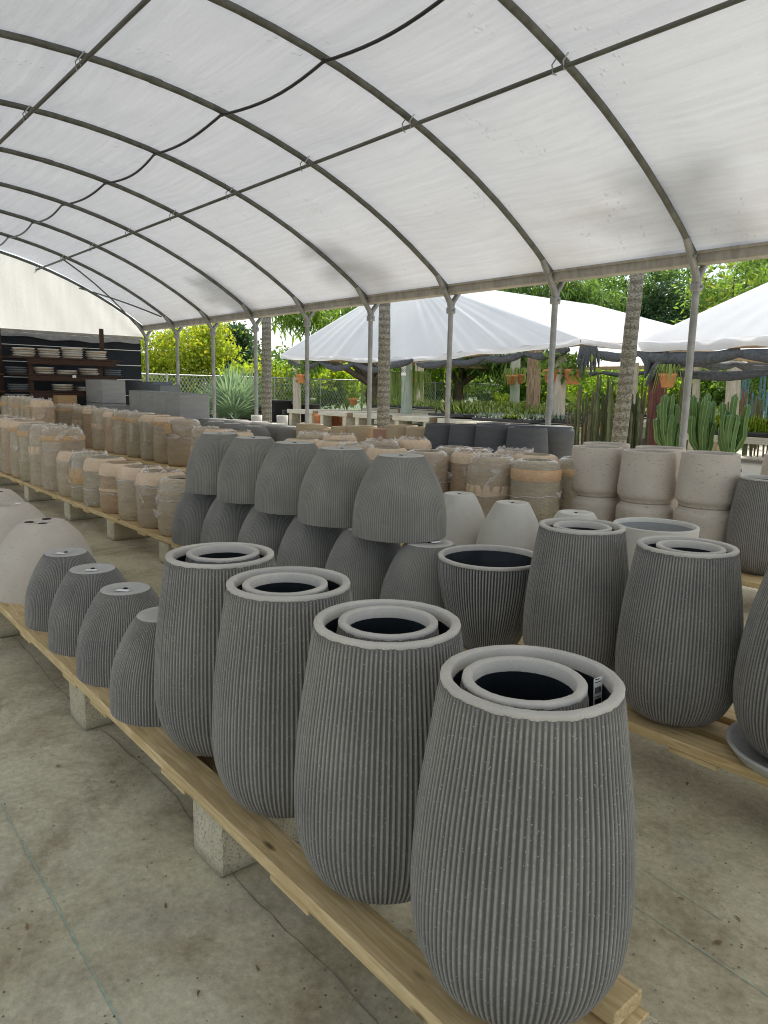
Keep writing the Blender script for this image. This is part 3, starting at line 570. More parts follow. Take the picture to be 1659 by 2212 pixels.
def vessel(name,R,H,mat,label,group,lin=LINING,rt=.90):
    r=empty(name,(0,0,0),label,'planter',group)
    b=MB(); pr=interp([(0,.875),(.035,.875),(.06,.90),(.10,.965),(.15,.995),(.22,1.0),(.6,.955),(1,rt)],26); b.lathe([(q*R,t*H) for q,t in pr],72,lambda i,j,r_,z_:.0006*math.sin(j*.35+i*.4),capb=True); b.build('body',mat,r)
    Rt=R*rt; b=MB(); b.lathe([(Rt,H),(Rt-.003,H+.004),(Rt-.02,H+.004),(Rt-.023,H-.004),(Rt-.023,H-.03)],72); b.build('rim',mat,r)
    b=MB(); b.lathe([(Rt-.0235,H-.03),(R-.035,H*.3),(R*.7,.03),(.001,.028)],40); b.build('inside',lin,r); return r
def stack(proto, first, x, y, zt, H, lt, lb, group):
    o=proto if first else copy_tree(proto); o.location=(x,y,zt-H-.004); o.rotation_euler.z=random.uniform(0,6); relabel(o,lt,group)
    q=copy_tree(proto); q.location=(x,y,zt-H-.007); q.rotation_euler=(PI,0,random.uniform(0,6)); relabel(q,lb,group)
GC='pitted cream pots stacked foot to foot'; cv=vessel('cream_pot',.228,.405,CREAM,'',GC)
CR=[((-3.53,5.40),'left front','with vertical streak'),((-3.06,5.42),'middle front',''),((-2.58,5.46),'right front',''),((-3.74,5.86),'left back',''),((-3.22,5.88),'right back','')]
for i,((x,y),w,_) in enumerate(CR):
    stack(cv,i==0,x,y,1.058+(.02 if i==2 else 0),.405,f'upper cream pot of the {w} cream stack',f'lower upturned cream pot of the {w} cream stack',GC)
o=copy_tree(cv); o.location=(-2.17,5.95,.66); relabel(o,'cream pot with dark inside behind the distant ribbed planter',GC)
o2=copy_tree(cv); o2.location=(-2.17,5.95,.657); o2.rotation_euler=(PI,0,0); relabel(o2,'upturned cream pot under the one with dark inside',GC)
GK='charcoal pots stacked foot to foot'; ch=vessel('charcoal_pot',.24,.435,CHAR,'',GK,rt=.88)
KX=[((-5.08,6.40,1.12),'nearest front'),((-5.55,6.40,1.115),'second front'),((-5.97,6.40,1.11),'third front'),((-6.40,6.40,1.10),'left front'),((-5.15,6.96,1.13),'right back, upturned'),((-5.60,6.96,1.12),'middle back'),((-6.06,6.96,1.115),'left back')]
for i,((x,y,z),w) in enumerate(KX):
    if 'upturned' in w:
        o=copy_tree(ch); o.location=(x,y,z-.003); o.rotation_euler=(PI,0,1); relabel(o,'upturned charcoal pot at the right end of the charcoal stacks',GK)
        o=copy_tree(ch); o.location=(x,y,z-.875); relabel(o,'lower charcoal pot under the upturned one at the right end',GK); continue
    stack(ch,i==0,x,y,z,.435,f'upper charcoal pot of the {w} charcoal stack',f'lower upturned charcoal pot of the {w} charcoal stack',GK)
# tan and terracotta open pots
GN='open tan and terracotta pots in the back row'; tp=vessel('tan_pot',.23,.70,TAN,'',GN,TAN,.93); te=vessel('terracotta_pot',.235,.70,TERRA,'',GN,TERRA,.90)
tl=[(625,925,0,'tall tan pot left of the dusty terracotta pot'),(870,950,1,'dusty terracotta pot between the tan pots'),(1000,918,0,'tan pot just behind and right of the terracotta pot'),(1190,938,0,'tan pot beside the charcoal stacks'),(385,960,0,'low tan pot left of the tall tan pot'),(200,935,0,'far tan pot behind the grey domes'),(130,905,0,'farthest tan pot by the fence side'),(470,930,0,'tan pot glimpsed behind the tall tan one')]
f0=f1=True
for (x,y,k,l) in tl:
    p=on_y((740+x/3.77)/1.15737,(820+y/3.77)/1.15737,6.6); p.y=6.6
    pr=(tp,te)[k]; fst=(f0,f1)[k]; o=pr if fst else copy_tree(pr)
    if k: f1=False
    else: f0=False
    o.location=(p.x,p.y,p.z-.704); o.rotation_euler.z=random.uniform(0,6); relabel(o,l,GN); o.location.z=ZP; o.scale.z=(p.z-ZP)/.704
# flat saucer beside the domes
b=MB(); b.lathe([(.0,.0),(.2,.0),(.25,.05),(.24,.05),(.2,.02),(.0,.02)],48); o=b.build('saucer',DISC); p=on_y(530,921,5.95); o.location=(-11.6,5.62,ZP); tag(o,'flat grey saucer lying beside the grey domes at the back','saucer')

# ------------------------------------------------------------------ wrapped pots
def wrap_pot(H,R,seed,mat,band,collar,fringe=True):
    rs=random.Random(seed); r=empty('wrapped_pot',(0,0,0),'','wrapped pot')
    sh=.10+.03*rs.random(); pr=[(R*.88,0),(R*.93,.012),(R*.985,.05),(R,.12*H)]+[(R*(1+.012*math.sin(t*9+seed)),H*t) for t in (.3,.45,.6,.72)]+[(R*.995,H-sh),(R*.96,H-sh*.55),(R*.89,H-sh*.22),(R*.79,H-.008),(R*.71,H),(R*.655,H-.003),(R*.64,H-.03)]
    ph=[rs.uniform(0,6.28) for _ in range(6)]
    def wob(i,j,r_,z_): a=j*2*PI/64; return R*(.012*math.sin(3*a+ph[0]+z_*4)+.008*math.sin(7*a+ph[1]-z_*11)+.006*math.sin(13*a+z_*31+ph[2]))
    b=MB(); b.lathe(pr,64,wob,capb=True); b.build('body',mat,r)
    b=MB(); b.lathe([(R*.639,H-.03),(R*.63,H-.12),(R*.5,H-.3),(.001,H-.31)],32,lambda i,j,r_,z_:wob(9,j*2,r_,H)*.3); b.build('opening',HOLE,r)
    if band:
        z0,z1,bm=band; b=MB(); b.lathe([(R*1.002,H*z0),(R*1.014,H*z0+.003),(R*1.018,H*(z0+z1)/2),(R*1.012,H*z1-.003),(R*.998,H*z1)],64,lambda i,j,r_,z_:wob(i,j,r_,z_)+.002*math.sin(j*1.7)); b.build('band',bm,r)
    if collar:
        b=MB(); b.lathe([(q*1.012,z+.003) for q,z in pr[-7:-2]],64,lambda i,j,r_,z_:wob(i,j,r_,z_)+.002*math.sin(j*2.3+i)); b.build('collar',PEACH,r)
    if fringe:
        b=MB(); z0=H*rs.choice((.45,.55,.02)); prf=[(R*1.025,z0)]+[(R*(1.03+.01*math.sin(k*2)),z0+(H-sh-z0)*k/5) for k in range(1,6)]+[(R*.985,H-sh*.5),(R*.91,H-sh*.15),(R*.81,H-.003),(R*.72,H+.003),(R*.665,H+.001)]
        rag=[rs.uniform(-.004,.002)+(rs.random()<.08)*rs.uniform(.008,.03) for _ in range(96)]; K=len(prf)
        v=[]
        for i,(q,z) in enumerate(prf):
            for j in range(96):
                a=2*PI*j/96; k=wob(i,j*64/96,q,z)+.004*math.sin(a*17+z*60+ph[3])*(1 if i else 2); zz=z
                if i>=K-2: zz+=rag[j]*(1 if i==K-1 else .4); k+=rag[(j*5)%96]*.35
                if i==0: zz+=.03*math.sin(a*2+ph[4])+.006*math.sin(a*5)
                v.append(((q+k)*math.cos(a),(q+k)*math.sin(a),zz))
        b.add(v,[(i*96+j,i*96+(j+1)%96,(i+1)*96+(j+1)%96,(i+1)*96+j) for i in range(K-1) for j in range(96)],True); b.build('film_wrap',FILM,r)
        # loose torn flaps and bunched edges of film
        for q_ in range(3):
            b=MB(); a0=rs.uniform(3.4,6.4); zf=H*rs.uniform(.25,.9); v=[]; lw=rs.uniform(.25,.6); sl=rs.uniform(-.12,.12)
            for k in range(8):
                for s_ in (0,1):
                    t=k/7; a=a0+t*lw; q=R*1.035+(.012+.030*(q_==0))*math.sin(t*PI)*(.5+s_*.7)+.004*math.sin(k*2.6+s_); v.append((q*math.cos(a),q*math.sin(a),zf+(.012+.035*math.sin(t*PI)*(1+(q_==0)))*(s_-.3)+sl*t+.006*math.sin(t*17)))
            b.add(v,[(2*i,2*i+1,2*i+3,2*i+2) for i in range(7)],True); b.build('film_flap',FILM2,r)
        b=MB(); z1=H*rs.uniform(.3,.8); tl=rs.uniform(-.03,.03); pts=[]
        for k in range(49):
            a=2*PI*k/48; q=R*1.03+wob(4,k*64/48,R,z1); pts.append((q*math.cos(a),q*math.sin(a),z1+tl*math.cos(a+ph[5])+.006*math.sin(a*7)))
        b.tube(pts,.0045,5,False); b.build('film_edge',FILM2,r)
    if seed in (2,3,11,14,15):                 # bunched film standing up beside the opening
        b=MB(); v=[]; n_=44
        for k in range(n_):
            a=ph[3]+2*PI*k/n_; q=R*rs.uniform(.66,.82); h_=rs.uniform(.002,.02)+(rs.random()<.22)*rs.uniform(.01,.045)
            v+=[(q*math.cos(a),q*math.sin(a),H-.008),((q+rs.uniform(-.01,.02))*math.cos(a),(q+rs.uniform(-.01,.02))*math.sin(a),H+h_*.5),((q+rs.uniform(-.02,.03))*math.cos(a),(q+rs.uniform(-.02,.03))*math.sin(a),H+h_)]
        b.add(v,[(k*3+u,((k+1)%n_)*3+u,((k+1)%n_)*3+u+1,k*3+u+1) for k in range(n_) for u in (0,1)])
        b.build('film_tuft',FILM2,r)
    return r
GW='shrink-wrapped pots standing in rows'
short=[wrap_pot(.485,.222,s,KRAFT[k],bd,c) for s,k,bd,c in ((1,0,None,True),(2,2,(.38,.72,CARD),False),(3,1,None,True),(4,0,None,False),(5,3,(.44,.50,PEACH),True),(6,2,None,True))]
tall=[wrap_pot(.74,.232,s,KRAFT[k],bd,c) for s,k,bd,c in ((11,1,(.80,.89,CARD),False),(12,2,(.78,.88,CARD),False),(13,1,None,False),(14,3,None,True),(15,0,(.52,.66,PEACH),False),(16,2,None,True),(17,0,(.82,.90,CARD),True))]
used=set()
def put_wrap(proto,x,y,zt,label,H,rz=None,sr=1):
    o=proto if id(proto) not in used else copy_tree(proto); used.add(id(proto)); o.location=(x,y,ZP); o.rotation_euler.z=random.uniform(0,6) if rz is None else rz
    o.scale=(sr,sr,(zt-ZP)/H); relabel(o,label,GW); return o
SX=[-5.80,-6.26,-6.72,-7.2,-7.68,-8.13,-8.56]
for i,x in enumerate(SX):
    put_wrap(short[[3,2,0,4,5,1,0][i]],x,2.70,[.73,.735,.735,.73,.74,.745,.745][i],[ 'short wrapped pot right beside the grey bell stacks','short wrapped pot with a white film scrap, second from the grey bells','third short wrapped pot from the grey bells, torn film','middle short wrapped pot of the front line, wide dark opening','fifth short wrapped pot from the grey bells','short wrapped pot with a broad cardboard band','short wrapped pot touching the tall wrapped pots'][i],.485)
for i,x in enumerate((-9.10,-9.60,-10.1,-10.56,-11.0,-11.45,-11.9,-12.36)):
    put_wrap(tall[[0,4,1,6,3,5,2,1][i]],x,2.71,.975+.004*i,['tall pinkish wrapped pot with orange band beside the short wrapped pots' if i==0 else f'{ORD[i]} tall wrapped pot of the front line, counting from the short pots'][0],.74,sr=1.06)
# back line of tall wrapped pots (crop of the photo at x4.1475 from 0,780)
R3=[(1190,383,2),(1097,367,6),(1012,355,5),(915,341,1),(824,335,0),(765,334,3),(683,320,4),(622,314,3),(550,300,4),(450,290,0),(383,283,1)]
for i,(x,y,k) in enumerate(R3):
    p=on_y(x/2.592/1.15737,(900+y/2.592)/1.15737,5.1)
    o=put_wrap(tall[k],p.x,5.1,p.z,('tall wrapped pot with a cardboard flap, nearest of the back line' if i==0 else f'{ORD[i]} tall wrapped pot of the back line, counting from the one with a flap'),.74,sr=1.16)
    if i==0:
        b=MB(); v=[(-.08,0,-.075),(.075,.005,-.09),(.085,.03,.06),(-.07,.035,.065)]; b.add(v,[(0,1,2,3)]); b.add([(a,c+.004,d) for a,c,d in v],[(3,2,1,0)]); fl=b.build('cardboard_flap',CARD,o)
        o.rotation_euler.z=0; fl.location=(.02,-.262,.60); fl.rotation_euler=(rad(12),rad(-12),rad(12))
R4=[(430,915),(360,905),(310,895),(245,885),(180,880),(110,870)]
for i,(x,y) in enumerate(R4):
    p=on_y(x/4.1475/1.15737,(780+y/4.1475)/1.15737,4.0); put_wrap(tall[[3,1,2,0,4,1][i]],p.x,4.0,p.z,f'{ORD[i]} wrapped pot from the right in the far group before the shelf rack',.74,sr=.9)
MIDW=[('b',160,990),('b',380,1005),('b',60,1045),('b',300,1060),('b',570,1095),('b',800,1055),('b',860,1130),('b',1030,1050),('b',1160,1150),('b',1500,1120),('b',1590,1165),(6,488,342),(6,275,322),(6,100,300),(6,250,295),(6,430,305),(6,610,325),(5,260,198),(5,335,208),(5,430,224)]
OO={'b':(740,820,3.770),5:(400,980,2.242),6:(1100,980,2.023)}
mlab=['behind the middle grey bells, back line left of two','behind the middle grey bells, back line below the tall tan pot','behind the second farthest bell, seen as a rim only','behind the middle bell, film fringe in front of it','behind the gap of the middle and fourth bells','below the dusty terracotta pot, ragged film fringe','behind the nearest grey bells with a wide dark opening','below the tan pots, ragged film fringe beside the charcoal stacks','just behind the nearest upper grey bell','below the second charcoal stack, ragged white film','beside the nearest upper grey bell, wide tan opening','with an orange tape band behind the pale upturned bell','with crumpled film and peach collar left of the orange-banded one','with torn film left of the crumpled one','below the third charcoal stack, only its rim showing','below the front charcoal stack, behind the orange-banded one','squeezed between the orange-banded one and the cream pots','with a peach band next to the tall flap pot','behind the farthest upper grey bell, rim and collar only','behind the second farthest upper grey bell, rim only']
front=[(11,),(12,),(13,)]
orange=wrap_pot(.74,.232,31,KRAFT[2],(.77,.90,plain('orange_tape',(.60,.37,.19),.12,9,(1,1,5),.4,.4)),False)
placed=[]
for i,(k,x,y) in enumerate(MIDW):
    o0=OO[k]; p=on_z((o0[0]+x/o0[2])/1.15737,(o0[1]+y/o0[2])/1.15737,.95)
    pr=orange if i==11 else tall[[4,3,5,6,4,0,5,3,2,1,3,0,4,2,0,5,1,4,6,3][i]]
    # keep neighbours apart
    x_,y_=p.x,p.y
    for (a,c) in placed:
        d=math.hypot(x_-a,y_-c)
        if d<.43 and d>0: f=(.43-d)/d; x_+=(x_-a)*f; y_+=(y_-c)*f
    placed.append((x_,y_)); put_wrap(pr,x_,y_,.95,'wrapped pot '+mlab[i],.74,sr=.92 if i!=11 else .88)

# torn film scrap on the floor
b=MB(); v=[]; q=on_z(222,1172,0)
for k in range(16):
    t=k/15; 
    for s in (0,1): v.append((q.x-.12-.25*t+.05*math.sin(t*9),q.y-.12+.14*s*(1-.5*t)-.05*t,.02+.16*math.exp(-((t-.35)*5)**2)+.015*math.sin(k*2.+s)))
b.add(v,[(2*i,2*i+1,2*i+3,2*i+2) for i in range(15)],True); o=b.build('film_scrap',FILM); tag(o,'crumpled scrap of clear film on the floor beside the mossy block','plastic scrap')

# ------------------------------------------------------------------ square planters
def boxp(name,X,Y,s,h,z,mat,label,group,sx=None,rz=0,th=.03):
    sx=sx or s; r=empty(name,(X,Y,z),label,'planter',group,rz); b=MB(); b.box(-sx/2,sx/2,-s/2,s/2,0,h-.001,bev=.008); b.build('body',mat,r)
    b=MB(); t=.03
    b.box(-sx/2,sx/2,-s/2,-s/2+t,h,h+.012); b.box(-sx/2,sx/2,s/2-t,s/2,h,h+.012); b.box(-sx/2,-sx/2+t,-s/2+t,s/2-t,h,h+.012); b.box(sx/2-t,sx/2,-s/2+t,s/2-t,h,h+.012); b.build('rim',mat,r); return r
GQ='square grey planters stacked by the end wall'
boxp('square_planter',-16.53,5.98,.52,.50,1.085,SLAB,'tall pale grey square planter on top of the low stack',GQ)
boxp('square_planter',-17.06,5.98,.52,.50,1.085,SLAB,'pale grey square planter just behind the one on top of the stack',GQ)
for k,(x,y,h,z,l) in enumerate(((-16.53,5.98,.40,.665,'grey square planter directly under the topmost one'),(-15.98,5.95,.36,.665,'low grey square planter in front of the topmost stack'),(-17.06,5.98,.40,.665,'grey planter at the back under the second top planter'),(-15.98,5.95,.42,ZP,'grey planter hidden at the base under the low one'),(-16.53,5.98,.42,ZP,'grey planter at the base of the topmost stack'),(-17.06,5.98,.42,ZP,'grey planter at the base of the rear stack'))):
    boxp('square_planter',x,y,.53,h,z,SLAB,l,GQ)
for k,(x,y,zt) in enumerate(((-13.30,6.31,1.35),(-13.925,6.31,1.362),(-14.545,6.31,1.37),(-15.165,6.31,1.378))):
    w=['rightmost grey square planter next to the slim post','grey square planter left of the rightmost one','third grey square planter from the slim post','grey square planter beside the tall topmost stack'][k]
    boxp('square_planter',x,y,.61,.55,zt-.562,SLAB,w,GQ,sx=.61); boxp('square_planter',x,y,.61,zt-.577-ZP,ZP,SLAB,'hidden base under the '+w,GQ,sx=.61)
boxp('slate_planter',-17.2,7.2,.5,.62,.945,SLATE,'long dark slate planter behind the grey square ones','dark slate planters',sx=1.5); boxp('slate_planter',-16.25,7.2,.5,.55,.945,SLATE,'small dark slate planter beside the long slate one','dark slate planters',sx=.38)
for x,y,sx_ in ((-17.2,7.2,1.5),(-16.25,7.2,.38)): boxp('slate_planter',x,y,.5,.925,.005,SLATE,'slate base planter under the '+('long' if sx_>.9 else 'small')+' dark slate planter','dark slate planters',sx=sx_)
boxp('tan_box_planter',-17.35,5.25,.42,.42,.80,CARD,'tan box planter left of the grey stack before the shelf','planters by the shelf'); boxp('tan_box_planter',-17.35,5.25,.42,.54,ZP,CARD,'tan box planter at the bottom below the other tan box','planters by the shelf')

# ------------------------------------------------------------------ shelf rack with saucers
sx=-17.75
rk=empty('shelf_rack',(sx,5.3,0),'dark brown timber shelf rack standing before the black end tarp','shelf')
def rp(name,x0,x1,y0,y1,z0,z1): 
    b=MB(); b.box(x0-sx,x1-sx,y0-5.3,y1-5.3,z0,z1,bev=.004); return b.build(name,DARKWOOD,rk)
for y,zt_ in ((4.12,2.66),(4.02,2.45),(6.37,2.80)): rp('upright',sx-.28,sx-.22,y-.045,y+.045,0,zt_)
for y in (4.62,6.15): rp('upright',sx+.16,sx+.22,y-.05,y+.05,0,2.02)
for z in (2.055,1.695,1.325,.95):
    rp('shelf_board',sx-.21,sx+.26,4.18,6.68,z-.035,z); rp('rail',sx+.265,sx+.30,4.55,6.5,z-.15,z-.04); rp('shelf_board',sx-.21,sx+.26,2.6,4.07,z-.045,z-.01)
GZ='stacked grey saucers on the shelf rack'
SB=MB(); SB.lathe([(.0,.0),(.17,.0),(.20,.006),(.235,.040),(.232,.044),(.222,.044),(.195,.014),(.0,.012)],32); SM=SB.mesh('saucer',plain('pale_saucer',(.68,.67,.63),.1,8))
SMD=MB(); SMD.v,SMD.f,SMD.sm,SMD.at=SB.v,SB.f,SB.sm,SB.at; SMd=SMD.mesh('saucer',SLATE)
def cardsheet(r):
    b=MB(); v=[]; n=24
    for j in range(n):
        a=2*PI*j/n; q=.25*(1+.10*math.sin(3*a+r)+.05*math.sin(7*a)); v.append((q*math.cos(a),q*math.sin(a),.004*math.sin(2*a+r)-.018*max(0,math.sin(a*2+r*1.7))))
    v2=[(x,y,z+.003) for x,y,z in v]; b.add(v+v2,[tuple(range(n))[::-1],tuple(range(n,2*n))]+[(j,(j+1)%n,n+(j+1)%n,n+j) for j in range(n)]); return b.mesh('card_sheet',CARD)
CS=[cardsheet(k) for k in range(3)]
SH=[('upper',2.055,[(4.55,4,0,'leftmost'),(5.07,4,0,'second'),(5.58,5,0,'third'),(6.12,4,0,'rightmost')]),('middle',1.695,[(4.38,3,1,'leftmost dark'),(4.92,3,0,'second'),(5.44,2,0,'third'),(5.95,3,0,'fourth'),(6.45,3,1,'rightmost dark')]),('lower',1.325,[(4.40,3,1,'leftmost dark'),(5.34,3,0,'middle'),(5.86,2,0,'rightmost')])]
LV=['bottom','second','third','fourth','top']
for (sn,z,st) in SH:
    for (y,n,dark,w) in st:
        zz=z+.002
        for k in range(n):
            o=obj('saucer',SMd if dark else SM); o.location=(sx+.04+random.uniform(-.015,.015),y+random.uniform(-.012,.012),zz); tag(o,f'{"top" if k==n-1 else LV[k]} saucer of the {w} stack on the {sn} shelf','saucer',GZ); zz+=.047
            if k in (0,n-2) and not dark:
                c=obj('card_sheet',CS[(k+n)%3]); c.location=(sx+.05,y,zz+.0005); c.rotation_euler.z=random.uniform(0,6); tag(c,f'torn cardboard sheet above the {"lowest" if k==0 else "next to top"} saucer, {w} stack, {sn} shelf','cardboard','cardboard sheets between saucers'); zz+=.006
b=MB(); b.box(-.004,.0,-.04,.04,-.03,.03); o=b.build('shelf_label',PAPER,rk); o.location=(.305,.22,1.655)
# second bay of saucers at the left edge
for z,sn in ((2.045,'upper'),(1.685,'middle')):
    for k in range(3):
        o=obj('saucer',SM); o.location=(sx+.05,3.72,z+.002+k*.047); tag(o,f'{("bottom","second","top")[k]} saucer on the {sn} shelf of the bay at the left edge','saucer',GZ)

# ------------------------------------------------------------------ debris on the floor
LM=MB(); LM.add([(0,0,0),(.012,.008,.004),(.03,.003,.006),(.045,0,.002),(.03,-.006,.007),(.012,-.008,.003)],[(0,1,5),(1,2,4,5),(2,3,4)]); LME=LM.mesh('dry_leaf',DEAD)
lv=[(358,1965,'dry leaf on the floor near the middle cinder block'),(300,1640,'curled dry leaf below the front pallet beside the crack'),(235,1690,'dry leaf on the floor below the small upturned pots'),(120,1655,'dry leaf at the left on the stained floor'),(560,2100,'dry leaf beside the mortar line under the front pallet'),(1480,1945,'dry leaf on the floor right of the nearest planter'),(1560,2035,'dry leaf at the lower right of the floor'),(1600,1990,'small dry leaf on the floor near the right edge'),(60,2010,'dry leaf in the lower left on the stained concrete'),(430,2140,'dry leaf in the lower middle of the floor'),(1485,1690,'dry leaf on the floor behind the middle row pallet')]
for i,(x,y,l) in enumerate(lv):
    o=obj('dry_leaf',LME); p=on_z(x,y,0); o.location=(p.x,p.y,.003); o.rotation_euler=(0,0,random.uniform(0,6)); k=random.uniform(.5,.9); o.scale=(k,k,k); tag(o,l,'leaf','dry leaves on the concrete')
# fine grit swept under the pallets
V4=[]
for _ in range(2600):
    if random.random()<.55: x=random.uniform(-9,-.3); y=random.gauss(1.15,.35) if random.random()<.5 else random.gauss(2.3,.35)
    else: x=random.uniform(-4,.5); y=random.uniform(.2,4)
    a=random.uniform(0,6); s=random.choice((.0015,.002,.003,.004)); c,sn=math.cos(a)*s,math.sin(a)*s
    V4.append([(x-c,y-sn,.0045),(x+sn,y-c,.0045+s*.5),(x+c,y+sn,.0045),(x-sn*1.4,y+c*1.3,.0045+s*.7)])
o=obj('grit',quads_mesh('grit',np.array(V4),plain('grit_crumbs',(.20,.17,.12),.6,60))); tag(o,'fine grit and crumbs scattered over the concrete floor','grit',kind='stuff')

# ------------------------------------------------------------------ foliage
def rot_rand(n):
    q=rng.normal(size=(n,4)); q/=np.linalg.norm(q,axis=1,keepdims=True); w,x,y,z=q.T
    return np.stack([np.stack([1-2*(y*y+z*z),2*(x*y-z*w),2*(x*z+y*w)],-1),np.stack([2*(x*y+z*w),1-2*(x*x+z*z),2*(y*z-x*w)],-1),np.stack([2*(x*z-y*w),2*(y*z+x*w),1-2*(x*x+y*y)],-1)],1)
def leaves(P, L, Wd, droop=0.0):
    n=len(P); R=rot_rand(n); s=(.6+.8*rng.random(n))[:,None,None]
    q=np.array([[0,0,0],[.5,.5*Wd,.06],[1,0,0],[.5,-.5*Wd,.06]])*L
    V=np.einsum('nij,kj->nki',R,q)*s
    if droop: 
        d=np.array([0,0,-1.]); ax=V[:,2,:]; V=V.copy(); V[:,1:,2]-=droop*L*np.array([.4,1,.4])[None,:]
    return V+P[:,None,:]
def crown_points(c, R, nclump, per, cl, flat=1.0, hollow=.55):
    out=[]
    for _ in range(nclump):
        d=rng.normal(size=3); d/=np.linalg.norm(d); k=(hollow+(1-hollow)*rng.random())
        if d[2]<-.5: d[2]*=.4
        ctr=np.array(c)+d*np.array(R)*k; m=int(per*(.5+rng.random())); r=cl*(.55+.8*rng.random())
        out.append(ctr+rng.normal(size=(m,3))*np.array([r,r,r*.6*flat]))
    return np.concatenate(out)
def tree(name, base, trunk_top, tr, crowns, leafL, leafW, mat, label, cat='tree', group=None, per=60, ncl=40, cl=.35, droop=.3, bark=None, lean=(0,0)):
    base=Vector(base); r=empty(name,base,label,cat,group); r.scale=(SCB,)*3
    b=MB(); tp=Vector((lean[0],lean[1],trunk_top)); b.tube([(0,0,-.1),(lean[0]*.2+tr*.3,lean[1]*.2,trunk_top*.35),(lean[0]*.6-tr*.3,lean[1]*.6,trunk_top*.7),tp],[tr*1.25,tr,tr*.85,tr*.6],8)
    for (c,R) in crowns:
        c=Vector(c)
        for k in range(4):
            e=c+Vector((random.uniform(-1,1)*R[0],random.uniform(-1,1)*R[1],random.uniform(-.3,.7)*R[2]))*.7; mid=tp.lerp(e,.5)+Vector((random.uniform(-.3,.3),random.uniform(-.3,.3),.1))
            b.tube([tp*.85,mid,e],[tr*.5,tr*.3,tr*.1],6)
    b.build('trunk',bark or BARK,r)
    P=np.concatenate([crown_points(c,R,int(ncl*max(.3,(R[0]*R[1]*R[2])**.5/1.5)),per,cl) for c,R in crowns])
    o=obj('crown',quads_mesh('crown',leaves(P,leafL,leafW,droop),mat),None,r); return r
SCB=1.4
def gpos(px,dep,z=-.55): p=far(px,845,dep*SCB); return (p.x,p.y,z)

# fence line
fx=-31.0
fn=empty('chain_link_fence',(fx,20,0),'galvanised chain link fence running behind the greenhouse','fence')
b=MB(); b.tube([(0,-9,1.96),(0,16,1.96)],.03,8); b.build('top_rail',GALV,fn)
for k in range(10): b=MB(); b.tube([(.04,-9+k*2.75,0),(.04,-9+k*2.75,2.04)],.042,8); b.build('fence_post',GALV,fn)
b=MB(); n=150
for k in range(n):
    y=-9+25*k/n
    for s in (1,-1):
        y2=y+s*1.95*.62; ya,yb=y,y2
        if not -9<=yb<=16: continue
        w=.009; b.add([(0,ya-w,.02),(0,ya+w,.02),(0,yb+w,1.95),(0,yb-w,1.95),(.012*s,ya,.02),(.012*s,yb,1.95)],[(0,1,2,3),(1,4,5,2),(4,0,3,5)])
b.build('wire_mesh',plain('galvanised_wire',(.50,.54,.52),.1,3,rough=.5,metal=.3),fn)
b=MB(); b.tube([(-29.8,11.6,0),(-29.8,11.6,2.35)],.04,8); tag(b.build('pvc_stake',WHITEPVC),'white plastic stake standing in front of the chain link fence','stake')

# bushes behind the fence
GF='trees and bushes behind the fence'
for i,(px,dep,zt,R,l) in enumerate(((322,26,3.5,1.0,'yellow-green slender tree beside the dark end wall'),(372,25.5,3.75,1.25,'bright yellow-green tree second from the end wall'),(420,26.5,3.8,1.3,'yellow-green tree behind the third slim post'),(450,26,3.95,.75,'tall yellowish tree in front of the dark round tree'))):
    g=gpos(px,dep); tree('slender_tree',g,zt*.55,.035,[((0,0,zt-1.15),(R,R,1.2)),((.2,-.1,1.25),(R*.9,R*.9,.9))],.12,.55,L_YEL,l,'tree',GF,per=70,ncl=62,cl=.24,droop=.25)
g=gpos(500,50); tree('round_tree',g,3.4,.2,[((0,0,3.7),(1.9,1.9,1.8))],.28,.6,L_DEEP,'dark round dense tree far behind the yellow ones','tree',GF,per=110,ncl=70,cl=.45,droop=.2)
for i,(px,dep,zt,R,mt,l) in enumerate(((405,28,2.1,1.2,L_MID,'low shady bush under the yellow trees'),(345,27.5,1.9,1.1,L_MID,'low shady bush beside the end wall'),(478,28,2.2,1.3,L_LIME,'lime bush left of the silver fan palm'),(535,28.5,2.5,1.4,L_LIME,'lime bush behind the silver fan palm'),(585,28,2.4,1.3,L_YEL,'yellow-leaved bush behind the first palm trunk'),(630,29,2.5,1.5,L_LIME,'lime bush right of the first palm trunk'),(690,30,2.7,1.6,L_YEL,'yellow-green bush seen under the tent left half'),(750,30,2.6,1.6,L_LIME,'lime bush under the tent beside the crooked tree'),(880,33,2.9,1.8,L_MID,'mid green bush behind the post with the sign'),(935,34,3.0,1.8,L_LIME,'lime bush right of the pale inner post'),(1050,35,3.0,2.0,L_DARK,'dark bush right of the second mango trunk'),(1150,35,3.0,2.0,L_MID,'mid green bush behind the brown tent post'),(1250,33,3.0,1.8,L_LIME,'lime bush behind the tall brown cacti'),(1330,33,2.9,1.8,L_MID,'mid green bush behind the leaning palm trunk'),(1450,31,3.0,1.8,L_LIME,'bright bush under the right tent'),(1540,30,2.9,1.8,L_DARK,'dark bush under the right tent'),(1625,29,3.0,1.8,L_MID,'mid green bush at the right edge under the tent'))):
    g=gpos(px,dep); tree('bush',g,zt*.4,.04,[((0,0,zt*.55),(R,R,zt*.42))],.17,.5,mt,l,'bush',GF,per=80,ncl=44,cl=.28,droop=.3)
